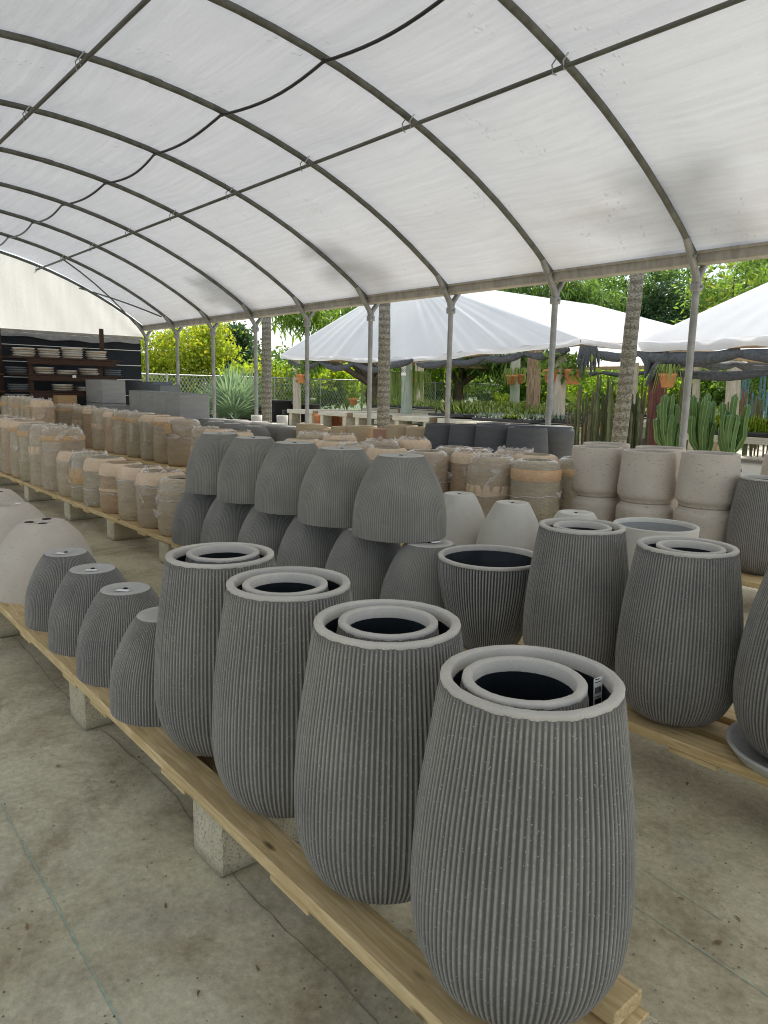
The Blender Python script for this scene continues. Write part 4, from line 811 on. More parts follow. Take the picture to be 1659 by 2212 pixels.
# feathery palms low in the shade
def frond_palm(name,base,n,Lf,mat,label,trunk=0,up=.5,leaflets=26,ll=.35,wid=.03,group=None,cat='palm',tr=.08):
    r=empty(name,base,label,cat,group); r.scale=(SCB,)*3; q=[]
    if trunk: b=MB(); b.tube([(0,0,-.1),(0,0,trunk)],[tr,tr*.8],10); b.build('trunk',PALMT,r)
    for k in range(n):
        a=2*PI*k/n+random.uniform(-.3,.3); el=rad(random.uniform(15,80))*up*1.6; el=min(el,1.45); p=np.array([0,0,float(trunk)]); d=np.array([math.cos(a)*math.cos(el),math.sin(a)*math.cos(el),math.sin(el)]); st=Lf/leaflets
        for s in range(leaflets):
            p2=p+d*st; side=np.cross(d,[0,0,1.]); side/=np.linalg.norm(side)+1e-6; t=s/leaflets; l=ll*math.sin(PI*min(1,.12+t*.85))
            q.append([p+side*.012,p-side*.012,p2-side*.01,p2+side*.01])
            for sg in (1,-1):
                e=p+side*sg*l*.9+d*l*.55+np.array([0,0,-.22*l]); mm=p+(e-p)*.5+np.array([0,0,.05*l]); w=d*wid
                q.append([p,mm+w*.6,e,mm-w*.6])
            d=d+np.array([0,0,-1.7/leaflets*(1 if t>.15 else .4)])*(.75+.3*random.random()); d/=np.linalg.norm(d); p=p2
    obj('fronds',quads_mesh('fronds',np.array(q),mat),None,r); return r
GPm='low feathery palms in the shade'
for px,dep,n,Lf,l in ((600,27,12,1.6,'low feathery palm beside the first palm trunk'),(655,26.5,12,1.5,'low feathery palm by the tent corner post'),(1090,33,12,1.8,'yellowing fan palm behind the succulents'),(1275,24,14,1.7,'feathery palm behind the tall brown cacti'),(1340,24,14,1.7,'feathery palm behind the leaning trunk'),(1560,22,14,1.8,'feathery palm under the right tent'),(1510,24,12,1.6,'feathery palm left of the blue cacti')):
    frond_palm('feather_palm',gpos(px,dep),n,Lf,L_PALM,l,.5,group=GPm)
# silver fan palm
def fan_palm(base,label,n=24,Lp=.8,Rf=.75):
    r=empty('fan_palm',base,label,'palm'); r.scale=(SCB,)*3; q=[]
    for k in range(n):
        a=2*PI*k*.382+random.uniform(-.2,.2); el=rad(88-70*(k/n)); d=np.array([math.cos(a)*math.cos(el),math.sin(a)*math.cos(el),math.sin(el)]); p0=np.array([0,0,.35]); tip=p0+d*Lp*(.8+.4*random.random()); side=np.cross(d,[0,0,1.]); side/=np.linalg.norm(side)+1e-6; up=np.cross(side,d)
        q.append([p0+side*.02,p0-side*.02,tip-side*.012,tip+side*.012])
        for s in range(24):
            th=rad(-115+230*s/23); dr=d*math.cos(th)+side*math.sin(th)+up*.12; e=tip+dr*Rf*(.8+.25*math.cos(th))+np.array([0,0,-.20*abs(math.sin(th))*Rf]); mm=tip+(e-tip)*.55; pw=np.cross(dr,up); w=pw/np.linalg.norm(pw)*.036
            q.append([tip,mm+w,e,mm-w])
    obj('fan_leaves',quads_mesh('fan_leaves',np.array(q),L_SILV),None,r); b=MB(); b.tube([(0,0,-.1),(0,0,.4)],[.14,.1],8); b.build('trunk',BARK,r); return r
fan_palm(gpos(508,24.3),'silvery blue fan palm with stiff leaves behind the fence',20,.8,1.05)
# mango trees
tree('mango_tree',gpos(806,27.5),1.9,.28,[((-.5,-.6,4.1),(1.7,1.7,1.0)),((-1.9,-2.1,4.2),(.9,.9,1.0)),((1.2,1.5,4.2),(2.3,2.3,1.2)),((-1.5,-1.9,2.6),(.7,.7,.6))],.30,.22,L_MID,'crooked mango tree spreading over the left tent corner','tree',None,per=46,ncl=40,cl=.30,droop=.75)
tree('mango_tree',gpos(992,31),2.0,.26,[((0,0,3.7),(3.4,3.4,1.5)),((1.2,1.5,2.9),(2,2,.9))],.30,.24,L_DARK,'dark mango tree with pale forked trunk behind the tent','tree',None,per=80,ncl=60,cl=.4,droop=.7)
tree('mango_tree',gpos(1130,42),4.2,.3,[((0,0,6.8),(3.3,3.3,1.9)),((2,2,6.2),(2.2,2.2,1.6)),((0,0,4.4),(3,3,1.2))],.36,.22,L_DARK,'tall drooping mango tree above the left tent ridge','tree',None,per=70,ncl=52,cl=.42,droop=.9)
tree('shade_tree',gpos(1345,44),5.0,.22,[((-1.2,-.8,7.0),(2.4,2.4,1.9)),((1.7,1.4,7.2),(2.2,2.2,2.2)),((3.3,2.8,5.8),(1.7,1.7,1.5)),((0,0,4.4),(3.2,3.2,1.1)),((-2.5,-2.2,5.6),(1.4,1.4,1.2))],.20,.5,L_DARK,'dark open-branched tree with sky showing through, right of the centre post','tree',None,per=80,ncl=42,cl=.34,droop=.3)
tree('shade_tree',gpos(1455,42),4.6,.2,[((0,0,5.9),(2.3,2.3,1.9)),((.8,.6,4.2),(2.2,2.2,1.2))],.18,.5,L_DEEP,'dense deep green tree behind the gap between the tents','tree',None,per=80,ncl=44,cl=.34,droop=.3)
def rosette_tree(base,label):
    r=tree('rosette_tree',base,2.9,.12,[((0,0,4.6),(1.6,1.6,1.3)),((.9,.8,4.4),(1.5,1.5,1.3)),((-.2,-.2,3.5),(1.5,1.5,.9))],.2,.4,L_MID,label,'tree',None,per=30,ncl=30,cl=.3,droop=.2)
    q=[]; P=np.concatenate([crown_points((0.2,.2,4.6),(1.7,1.7,1.45),130,1.6,.1,1,.85),crown_points((.2,.2,3.7),(1.7,1.7,.9),60,1.6,.1,1,.85)])
    for p in P:
        for k in range(11):
            a=2*PI*k/11+random.random()*.4; el=random.uniform(.05,.9); d=np.array([math.cos(a)*math.cos(el),math.sin(a)*math.cos(el),math.sin(el)]); s=np.cross(d,[0,0,1.]); L_=.26*random.uniform(.8,1.2); q.append([p,p+d*L_*.6+s*.045,p+d*L_,p+d*L_*.6-s*.045])
    obj('rosettes',quads_mesh('rosettes',np.array(q),L_GLOS),None,r); return r
rosette_tree(gpos(1585,23),'bright glossy tree with rosettes of leaves above the right tent')
tree('feathery_tree',gpos(1668,30),4.5,.18,[((0,0,6.0),(2.3,2.3,1.9)),((-1.0,-.9,5.2),(1.3,1.3,1.2))],.13,.35,L_MID,'feathery mid green tree at the right edge above the tent','tree',None,per=140,ncl=80,cl=.3,droop=.3)
o=tag(obj('distant_woods',quads_mesh('distant_woods',leaves(np.concatenate([crown_points((far(px,845,92).x,far(px,845,92).y,2.9),(4.8,4.8,3.4),26,60,.8) for px in range(560,1800,60)]),.6,.5,.3),L_DARK)),'far green wood reading as one mass behind the garden','woods',kind='stuff')

# palm trunks with crowns above the roof
def tall_palm(x,y,H,lean,label,r0=.085,tips=()):
    r=empty('tall_palm',(x,y,0),label,'palm','slim palms beside the greenhouse'); b=MB(); pts=[]; rr=[]
    for k in range(44):
        t=k/43; pts.append((lean[0]*t**1.3+.02*math.sin(t*7),lean[1]*t,H*t-.05)); rr.append(r0*(1.22-.34*t)*(1+.025*math.sin(k*2.4)+.02*random.uniform(-1,1)))
    b.tube(pts,rr,16); b.build('trunk',PALMT,r); tp=np.array(pts[-1]); b=MB(); b.tube([tp,tp+[0,0,.35],tp+[0,0,.8]],[.10,.11,.05],10); b.build('crownshaft',plain('green_crownshaft',(.16,.25,.07),.2,5),r)
    q=[]
    for k in range(6):
        a=2*PI*k/6+random.uniform(-.2,.2); el=random.uniform(.3,1.2); p=tp+[0,0,.7]; d=np.array([math.cos(a)*math.cos(el),math.sin(a)*math.cos(el),math.sin(el)])
        for s in range(34):
            p2=p+d*.029; side=np.cross(d,[0,0,1.]); side/=np.linalg.norm(side)+1e-6; t=s/34; l=.30*math.sin(PI*min(1,.15+t*.8)); q.append([p+side*.015,p-side*.015,p2-side*.012,p2+side*.012])
            for sg in (1,-1):
                e=p+side*sg*l*.85+d*l*.5+np.array([0,0,-.35*l]); mm=p+(e-p)*.5; q.append([p,mm+d*.028,e,mm-d*.028])
            d=d+np.array([0,0,-1.9/34]); d/=np.linalg.norm(d); p=p2
    for (px_,py_,Y_) in tips:                 # old fronds hanging down outside the eave
        e=np.array(on_y(px_,py_,Y_)-Vector((x,y,0))); a=tp+np.array([0,0,.5]); m_=np.array([(a[0]+2*e[0])/3,(a[1]+2*e[1])/3,a[2]+.25])
        prev=a
        for s in range(1,41):
            t=s/40; c_=a*(1-t)**2+2*m_*t*(1-t)+e*t*t; d=c_-prev; L_=np.linalg.norm(d); d/=L_; side=np.cross(d,[0,0,1.]); side/=np.linalg.norm(side)+1e-6
            q.append([prev+side*.014,prev-side*.014,c_-side*.012,c_+side*.012]); l=.42*math.sin(PI*min(1,.2+t*.6))
            for sg in (1,-1):
                e2=prev+side*sg*l*.45+d*l*.3+np.array([0,0,-.75*l]); mm=prev+(e2-prev)*.5+side*sg*.05; q.append([prev,mm+d*.016,e2,mm-d*.016])
            prev=c_
    obj('fronds',quads_mesh('fronds',np.array(q),L_PALM),None,r); return r
tall_palm(-5.60,9.0,5.5,(.32,.0),'leaning slim palm with pale lichen bark right of the centre',.090,((1302,596,9.3),))
tall_palm(-10.62,9.0,5.6,(.02,.0),'straight slim palm with dark speckled bark in front of the tent',.105,((938,640,9.4),))
tall_palm(-14.85,9.0,5.4,(.12,.0),'slim palm with speckled bark at the left before the fence',.105)
# ------------------------------------------------------------------ tents
def cloth(name, lo, hi, nu, nv, sag, wr, parent, mat, nrm=(0,0,1), base=None, ph=0):
    """ruled sheet between a hem line lo(u) and a ridge line hi(u), with folds running up the slope"""
    b=MB(); v=[]
    for i in range(nu+1):
        u=i/nu; a=Vector(lo(u)); c=Vector(hi(u))
        for k in range(nv+1):
            t=k/nv; p=a.lerp(c,t); e=math.sin(PI*u)**.5 if 0<u<1 else 0
            f=math.sin(u*57+ph+1.7*math.sin(u*23))*.5+math.sin(u*131+2*t+1.3*math.sin(u*17))*.5; f=f*abs(f)+.4*math.sin(u*31+5*t)
            p.z-=sag*math.sin(PI*t)*(.35+.65*e); p+=Vector(nrm)*wr*f*(1-t)**.6*e*(.35+.65*math.sin(PI*min(1,t+.25)))
            v.append(p-base)
    b.add(v,[(i*(nv+1)+k,i*(nv+1)+k+1,(i+1)*(nv+1)+k+1,(i+1)*(nv+1)+k) for i in range(nu) for k in range(nv)],True); return b.build(name,mat,parent)
def swag(parent, base, a, c, n, drop, r0, r1, name='net_roll'):
    b=MB(); a=Vector(a); c=Vector(c)
    for s in range(n):
        p,q=a.lerp(c,s/n),a.lerp(c,(s+1)/n); pts=[];rr=[]; dr=drop*random.uniform(.6,1.25)
        for k in range(11):
            t=k/10; w=p.lerp(q,t); w.z-=dr*math.sin(PI*t)+.02; pts.append(w-base); rr.append(.78*r0+.78*(r1-r0)*math.sin(PI*t)**.7*random.uniform(.85,1.15))
        n0=len(b.v); b.tube(pts,rr,10)
        for i in range(n0,len(b.v)):      # long folds in the rolled cloth
            x,y,z=b.v[i]; b.v[i]=(x,y,z+.012*math.sin(i*2.4))
    return b.build(name,NET,parent)
def tpole(name,px,Y,ztop,r,mat,label,group='round timber tent posts'):
    p=on_y(px,860,Y); b=MB(); pts=[]; rr=[]
    for k in range(14):
        t=k/13; pts.append((.02*math.sin(t*5),0,-.2+(ztop+.2)*t)); rr.append(r*(1.05-.08*t)*(1+.02*math.sin(k*1.9)))
    b.tube(pts,rr,18); o=b.build(name,mat); o.location=(p.x,Y,0); return tag(o,label,'post',group)
T1Y=17.8
Lc=on_y(606,766,T1Y); Rc=on_y(1254,731,T1Y); Mid=on_y(872,772,T1Y); Ap=on_y(884,600,T1Y+2.6)
Bk=Vector((Rc.x+.3,T1Y+17,Rc.z)); Bl=Vector((Lc.x,T1Y+17,Lc.z)); A2=Vector((Ap.x+.4,T1Y+15,Ap.z))
B0=Vector((Ap.x,T1Y+6,0))
t1=empty('market_tent',B0,'white peaked tent with dark rolled netting on timber posts, nearer the end wall','tent')
def hem1(u):
    if u<.5: p=Lc.lerp(Mid,u*2)
    else: p=Mid.lerp(Rc,u*2-1)
    p=Vector(p); p.y=T1Y; p.z-=.06*abs(math.sin(u*PI*4)); return p
cloth('canopy_front',hem1,lambda u:Ap,90,16,-.18,.055,t1,TENTM,(0,-.6,.8),B0)
cloth('canopy_side',lambda u:Rc.lerp(Bk,u)-Vector((0,0,.05*abs(math.sin(u*PI*4)))),lambda u:Ap.lerp(A2,u),60,14,.06,.035,t1,TENTM,(.6,0,.8),B0,2)
cloth('canopy_side',lambda u:Lc.lerp(Bl,u),lambda u:Ap.lerp(A2,u),60,14,.30,.05,t1,TENTM,(-.6,0,.8),B0,4)
cloth('canopy_back',lambda u:Bl.lerp(Bk,u),lambda u:A2,40,10,.3,.05,t1,TENTM,(0,.6,.8),B0)
b=MB(); v=[]
for i in range(121):
    u=i/120; p=hem1(u)-B0; w=.02*math.sin(u*70); v+=[p+Vector((0,0,.01)),p+Vector((0,-.03+w,-.08)),p+Vector((0,.01+w*.5,-.16-.02*math.sin(u*41)))]
b.add(v,[(i*3+k,i*3+k+1,(i+1)*3+k+1,(i+1)*3+k) for i in range(120) for k in range(2)],True); b.build('valance',TENTM,t1)
b=MB(); v=[]
for i in range(61):
    u=i/60; p=Rc.lerp(Bk,u)-Vector((0,0,.05*abs(math.sin(u*PI*4))))-B0; w=.02*math.sin(u*50); v+=[p+Vector((0,0,.01)),p+Vector((.03+w,0,-.08)),p+Vector((.0,0,-.15))]
b.add(v,[(i*3+k,i*3+k+1,(i+1)*3+k+1,(i+1)*3+k) for i in range(60) for k in range(2)],True); b.build('valance',TENTM,t1)
dz=Vector((0,.12,-.22))
swag(t1,B0,hem1(.03)+dz,hem1(.46)+dz,3,.22,.06,.15); swag(t1,B0,hem1(.42)+dz+Vector((0,-.25,-.05)),hem1(.54)+dz+Vector((0,-.25,.12)),1,.06,.08,.17); swag(t1,B0,hem1(.54)+dz,hem1(.97)+dz,4,.12,.07,.15)
swag(t1,B0,Rc+Vector((-.05,.3,-.26)),Bk+Vector((-.05,0,-.26)),6,.16,.09,.17); swag(t1,B0,Bl+Vector((0,0,-.3)),Bk+Vector((0,0,-.3)),6,.15,.10,.18)
b=MB()
for k in range(7): # torn net corner
    b.tube([Rc-B0+Vector((-.05+.03*k,.2+.05*k,-.2)),Rc-B0+Vector((-.1+.05*k,.15+.08*k,-.5-.09*(k%3))),Rc-B0+Vector((-.16+.06*k,.1+.1*k,-.8-.14*((k*2)%3)))],[.09,.06,.015],6)
b.build('torn_net',NET,t1)
def beam(parent,base,a,c,w=.05,h=.09,mat=RAFTER,name='rafter'):
    b=MB(); a=Vector(a)-base; c=Vector(c)-base; d=(c-a); L=d.length; q=d.to_track_quat('X','Z').to_matrix().to_4x4(); q.translation=a; b.box(0,L,-w,w,-h,h,M=q,bev=.01); return b.build(name,mat,parent)
lift=Vector((0,0,-.10))
beam(t1,B0,Lc+lift+Vector((.1,.2,0)),Mid+lift+Vector((0,.2,0))); beam(t1,B0,Mid+lift+Vector((0,.2,0)),Rc+lift+Vector((-.1,.2,0))); beam(t1,B0,Bl+lift,Bk+lift); beam(t1,B0,Rc+lift+Vector((-.12,.2,0)),Bk+lift+Vector((-.12,0,0))); beam(t1,B0,Lc+lift+Vector((.12,.2,0)),Bl+lift+Vector((.12,0,0)))
for u in (.2,.45,.7,.95):
    a=Rc.lerp(Bk,u); c=Ap.lerp(A2,u); beam(t1,B0,a+Vector((0,0,-.22)),c.lerp(a,.12)+Vector((0,0,-.55)),.045,.07); a=Lc.lerp(Bl,u); beam(t1,B0,a+Vector((0,0,-.22)),c.lerp(a,.12)+Vector((0,0,-.55)),.045,.07)
tpole('tent_post',641,T1Y+.35,2.75,.175,POLE_PALE,'pale timber post at the left corner of the peaked tent')
tpole('tent_post',878,T1Y+.35,2.62,.205,POLE_MOSS,'mossy green timber post with a number sign')
tpole('tent_post',1206,T1Y+.45,3.0,.195,POLE_PALE,'thick pale timber post at the right corner of the peaked tent')
tpole('tent_post',905,T1Y+6.,3.1,.21,POLE_PALE,'pale inner timber post behind the one with the sign')
tpole('tent_post',1111,T1Y+6.3,3.1,.20,POLE_MOSS,'greenish inner timber post with small clay pots hung on it')
tpole('tent_post',1151,T1Y+3.2,3.1,.24,POLE_BROWN,'brown stained timber post next to the greenish inner one')
# number sign
_c=on_y(878,860,T1Y+.35); _z=on_y(869,801,T1Y+.13).z; _t=rad(14)
sg=empty('post_sign',(_c.x+.225*math.sin(_t),_c.y-.225*math.cos(_t),_z),'small white number sign nailed to the mossy post','sign'); sg.rotation_euler.z=_t
b=MB(); b.box(-.105,.105,-.004,.004,-.17,.17,bev=.003); b.build('plate',PAPER,sg)
fc=bpy.data.curves.new('lettering','FONT'); fc.body='B3'; fc.size=.20; fc.align_x='CENTER'; fc.align_y='CENTER'; fc.extrude=.002; fo=bpy.data.objects.new('lettering',fc); COL.objects.link(fo); dg=bpy.context.evaluated_depsgraph_get(); me=bpy.data.meshes.new_from_object(fo.evaluated_get(dg)); bpy.data.objects.remove(fo)
lo=obj('lettering',me,None,sg); me.materials.clear(); me.materials.append(INK); lo.location=(0,-.0075,0); lo.rotation_euler.x=PI/2
# second tent
T2Y=15.2
C3=on_y(1378,738,T2Y); C4=Vector((C3.x+13,T2Y,C3.z)); C5=Vector((C3.x-.4,T2Y+15,C3.z)); C6=Vector((C4.x,T2Y+15,C3.z)); AP2=Vector((C3.x+5.4,T2Y+5.2,C3.z+3.4)); AP3=Vector((C3.x+5.6,T2Y+9.5,C3.z+3.3)); B2=Vector((C3.x+6,T2Y+7,0))
t2=empty('market_tent',B2,'white peaked tent with dark netting on a reddish post, at the right edge','tent')
hem2=lambda u: C3.lerp(C4,u)-Vector((0,0,.05*abs(math.sin(u*PI*5))))+Vector((0,0,.12*u))
cloth('canopy_front',hem2,lambda u:AP2,80,14,-.30,.035,t2,TENTM,(0,-.6,.8),B2); cloth('canopy_side',lambda u:C3.lerp(C5,u),lambda u:AP2.lerp(AP3,u),50,12,-.30,.04,t2,TENTM,(-.6,0,.8),B2,1)
cloth('canopy_back',lambda u:C5.lerp(C6,u),lambda u:AP3,40,10,.2,.04,t2,TENTM,(0,.6,.8),B2); cloth('canopy_side',lambda u:C4.lerp(C6,u),lambda u:AP2.lerp(AP3,u),40,10,.2,.04,t2,TENTM,(.6,0,.8),B2,3)
b=MB(); v=[]
for i in range(161):
    u=i/160; p=hem2(u)-B2; w=.015*math.sin(u*90); v+=[p+Vector((0,0,.02)),p+Vector((0,-.04+w,-.10)),p+Vector((0,.0+w*.5,-.20-.02*math.sin(u*60)))]
b.add(v,[(i*3+k,i*3+k+1,(i+1)*3+k+1,(i+1)*3+k) for i in range(160) for k in range(2)],True); b.build('valance',TENTM,t2)
swag(t2,B2,C3+Vector((.1,.12,-.30)),C4+Vector((0,.12,-.2)),6,.12,.11,.20); swag(t2,B2,C3+Vector((.4,.5,-.62)),C4+Vector((0,.5,-.6)),5,.14,.06,.13); swag(t2,B2,C3+Vector((.05,.2,-.3)),C5+Vector((.05,0,-.25)),6,.14,.08,.15); swag(t2,B2,C5+Vector((0,0,-.25)),C6+Vector((0,0,-.25)),7,.12,.09,.16)
b=MB(); b.tube([C3-B2+Vector((.7,.15,-.28)),C3-B2+Vector((.42,.1,-.6)),C3-B2+Vector((.22,.1,-.98))],[.16,.10,.03],8); b.tube([C3-B2+Vector((.1,.15,-.25)),C3-B2+Vector((.24,.1,-.5)),C3-B2+Vector((.18,.1,-.8))],[.12,.09,.02],8); b.build('gathered_net',NET,t2)
for u in (.15,.4,.65,.9):
    a=C3.lerp(C5,u); c=AP2.lerp(AP3,u); beam(t2,B2,a+Vector((0,0,-.2)),c.lerp(a,.1)+Vector((0,0,-.5)),.045,.07); a=C5.lerp(C6,u); beam(t2,B2,a+Vector((0,0,-.2)),AP3.lerp(a,.1)+Vector((0,0,-.5)),.045,.07)
beam(t2,B2,C5+Vector((0,0,-.12)),C6+Vector((0,0,-.12))); beam(t2,B2,C3+Vector((.1,.15,-.13)),C4+Vector((0,.15,-.05))); beam(t2,B2,C3+Vector((.2,.3,-.14)),C5+Vector((.2,0,-.14)))
for k in range(3): beam(t2,B2,C3.lerp(C5,.3+.25*k)+Vector((0,0,-.35)),C4.lerp(C6,.3+.25*k)+Vector((0,0,-.30)),.012,.012,HOSEM,'cable')
tpole('tent_post',1419,T2Y+.4,2.75,.205,POLE_RED,'reddish charred timber post at the corner of the right tent')
tpole('tent_post',1368,T2Y+14.5,2.9,.16,POLE_PALE,'thin pale post behind the leaning palm trunk')
tpole('tent_post',1502,T2Y+14.6,2.9,.15,POLE_PALE,'thin weathered post behind the nearest slim steel post')
tpole('tent_post',1582,T2Y+9.,2.9,.22,POLE_PALE,'pale post with a dark split base above the cacti')

# ------------------------------------------------------------------ tables and trays
def table(X,Y,sx_,sy_,h,label,group):
    r=empty('plant_table',(X,Y,-.03),label,'table',group); b=MB()
    for k in range(6): b.box(-sx_/2+k*sx_/6,-sx_/2+(k+1)*sx_/6-.02,-sy_/2,sy_/2,h-.03,h+.0)
    b.build('top',OLDWOOD,r); b=MB(); b.box(-sx_/2-.03,sx_/2+.03,-sy_/2-.045,-sy_/2-.003,h-.15,h+.01,bev=.005); b.build('fascia',WHITEPVC if False else OLDWOOD,r); b=MB(); b.box(sx_/2+.0,sx_/2+.04,-sy_/2,sy_/2,h-.15,h+.005,bev=.005); b.build('side_rail',RAFTER,r)
    for a in (-1,1):
        for c in (-1,1):
            b=MB(); x=a*(sx_/2-.16); y=c*(sy_/2-.2)
            b.box(x-.10,x-.065,y-.2,y+.2,0,h-.16); b.box(x+.065,x+.10,y-.2,y+.2,0,h-.16)
            for zz in (0,.19,.385): 
                if zz+.03<h-.15: b.box(x-.066,x+.066,y-.2,y-.16,zz,zz+.19); b.box(x-.064,x+.064,y-.19,y+.2,zz+.001,zz+.031)
            b.build('leg',BLOCK,r)
    return r
GTB='low tables of boards on hollow blocks under the tent'; TL=['leftmost board table beside the tent corner post','board table second from the left under the tent','board table behind the straight palm trunk','board table in front of the mossy signed post','board table under the grey succulents','board table behind the thick pale post']
for k in range(6): table(-24.6+2.2*k,T1Y-.1,1.75,2.4,.66,TL[k],GTB)
for k in range(6): table(-24.0+2.5*k,T1Y+4.6,2.3,4.4,.72,['back table under the aloes, at the left','second back table under the aloes','third back table under the aloes','back table under the rows of pale aloes','back table beside the brown post','rightmost back table under the tent'][k],'long back tables under the tent')
def spiky(n, L, w, spread, up): 
    q=[]
    for k in range(n):
        a=random.uniform(0,6.28); el=random.uniform(*up); d=np.array([math.cos(a)*math.cos(el),math.sin(a)*math.cos(el),math.sin(el)]); l=L*random.uniform(.6,1.2); s=np.cross(d,[0,0,1.]); s/=np.linalg.norm(s); p=np.array([0,0,.0]); q.append([p+s*w*.6,p-s*w*.6,p+d*l*.55-s*w*.5+np.array([0,0,.02*L]),p+d*l]); q.append([p+s*w*.6,p+d*l,p+d*l*.55+s*w*.5,p-s*w*.6])
    return np.array(q)
def tray(X,Y,z,sx_,sy_,mat,L,w,up,nx,ny,label,group,per=9,kind='plant tray'):
    r=empty('plant_tray',(X,Y,z),label,'plant tray',group); b=MB(); b.box(-sx_/2,sx_/2,-sy_/2,sy_/2,.001,.09,bev=.01); b.build('tray',BLACKP,r); q=[]
    for i in range(nx):
        for j in range(ny): q.append(spiky(per,L,w,0,up)+np.array([-sx_/2+(i+.5)*sx_/nx+random.uniform(-.03,.03),-sy_/2+(j+.5)*sy_/ny+random.uniform(-.03,.03),.09]))
    o=obj('plants',quads_mesh('plants',np.concatenate(q),mat),None,r); return r
GTR='nursery trays of small plants on the tables'; up=(.55,1.4)
tz=.69
for k,(X,Y,sx_,sy_,mat,L,w,nx,ny,l) in enumerate(((-23.6,T1Y+3.2,2.6,1.2,L_ALOE,.42,.03,9,4,'tray of long spiky green plants left of the straight palm'),(-20.9,T1Y+3.2,2.3,1.2,L_ALOE,.36,.035,8,4,'tray of spiky plants behind the straight palm trunk'),(-18.5,T1Y+3.2,2.2,1.2,L_ALOE,.36,.035,8,4,'tray of spiky plants right of the mossy post'),(-16.0,T1Y+3.2,2.3,1.2,L_ALOE,.32,.035,9,4,'tray of aloes left of the greenish inner post'),(-13.6,T1Y+3.2,2.2,1.2,L_ALOE,.30,.035,9,4,'tray of aloes at the foot of the brown post'),(-18.8,T1Y+5.6,4.4,1.2,L_LIME,.34,.03,14,4,'back tray of yellowish upright plants'),(-14.2,T1Y+5.6,4.4,1.2,L_ALOE,.34,.03,14,4,'long back tray of pale aloes'),(-16.6,T1Y-.1,1.6,2.0,L_ALOE,.42,.05,4,6,'tray with big star-shaped aloe right of the post with the sign'),(-14.2,T1Y-.2,1.6,1.9,L_ALOE,.30,.04,6,7,'front tray of broad aloes behind the third slim post'))): tray(X,Y,tz if Y<T1Y+2 else tz+.06,sx_,sy_,mat,L,w,up,nx,ny,l,GTR)
for k,(X,Y,sx_,mat,l) in enumerate(((-13.3,T1Y-1.9,1.9,L_GREYP,'tray of grey green succulents above the charcoal pots'),(-12.2,T1Y-.9,1.7,L_GREYP,'tray of grey succulents behind the slim post'),(-12.9,T1Y-2.2,.7,L_LIME,'small tray of lime rosettes above the charcoal pots'))): tray(X,Y,tz,sx_,1.0 if sx_>1 else .4,mat,.16,.04,(.2,1.2),9 if sx_>1 else 4,6 if sx_>1 else 2,l,GTR,12)
table(-12.9,T1Y-1.6,3.4,2.0,.66,'front table under the grey succulents beside the thick pale post',GTB)
p=far(1650,900,17.5); table(p.x+.2,p.y,3.4,1.5,.60,'slatted timber table at the right edge under seedlings','tables under the right tent')
tray(p.x+.2,p.y+.1,.58,3.2,1.3,L_LIME,.40,.02,(1.0,1.5),24,9,'wide tray of bright lime seedlings at the right edge',GTR,7)
p=far(478,885,36); table(p.x,p.y,2.2,1.4,.62,'low table with bright green seedlings before the fence','tables by the fence'); tray(p.x,p.y,.6,2.0,1.2,L_LIME,.3,.06,(.2,1.2),9,5,'tray of bright lettuce green plants before the fence',GTR,14)
p=far(545,885,35); tray(p.x,p.y,.35,3.4,1.2,L_MID,.25,.04,(.3,1.2),10,3,'long black trough with sparse seedlings before the fence',GTR,8)
# black nursery tubs, small pots
def tub(X,Y,R,H,label,mat=BLACKP,group='black nursery tubs by the tent corner'):
    b=MB(); b.lathe([(R*.82,0),(R*.97,H*.93),(R*1.04,H*.935),(R*1.04,H),(R*.98,H),(R*.96,H*.9),(.001,H*.88)],36,capb=True); o=b.build('nursery_tub',mat); o.location=(X,Y,-.03); return tag(o,label,'plant pot',group)
p=far(606,880,33); tub(p.x,p.y,.52,.98,'big black nursery tub right of the first palm trunk'); p=far(626,890,30.5); tub(p.x,p.y,.32,.62,'smaller black tub in front of the big one'); p=far(655,885,34); tub(p.x,p.y,.8,.80,'wide low black tub behind the tent corner post')
b=MB(); b.lathe([(.22,0),(.30,.45),(.33,.45),(.33,.55),(.28,.55),(.26,.4),(.001,.38)],28,capb=True); TPM=b.mesh('clay_pot',ORANGE)
for px,dep,z,k,l in ((693,29,-.03,1,'clay pot on the ground under the second table'),(722,29.5,-.03,1.05,'clay pot on the ground under the second table, beside its leg'),(748,29,-.03,1,'clay pot on the ground under the third table'),(763,33,.78,.55,'small clay pot standing among the spiky plants')):
    p=far(px,880,dep); o=obj('clay_pot',TPM); o.location=(p.x,p.y,z); o.scale=(k,k,k); tag(o,l,'plant pot','clay pots around the tables')
for x,y,l in ((1455,1050,'short pale cement cylinder pot below the black tubs'),(1212,1048,'short pale cement cylinder pot beside the slim post')):
    p=on_y((320+x/3.77)/1.15737,(760+y/3.77)/1.15737,7.2); b=MB(); b.lathe([(.10,0),(.105,.30),(.085,.30),(.08,.05),(.001,.05)],28,capb=True); o=b.build('cylinder_pot',PALE); o.location=(p.x,p.y,p.z-.30); tag(o,l,'planter','pale cylinder pots')
    b=MB(); b.lathe([(.13,-(p.z-.30)+.001),(.13,-.04),(.12,-.002),(.001,-.001)],28,capb=True); s=b.build('pot_stand',SLAB); s.location=o.location; tag(s,'grey stand under the '+l,'stand')
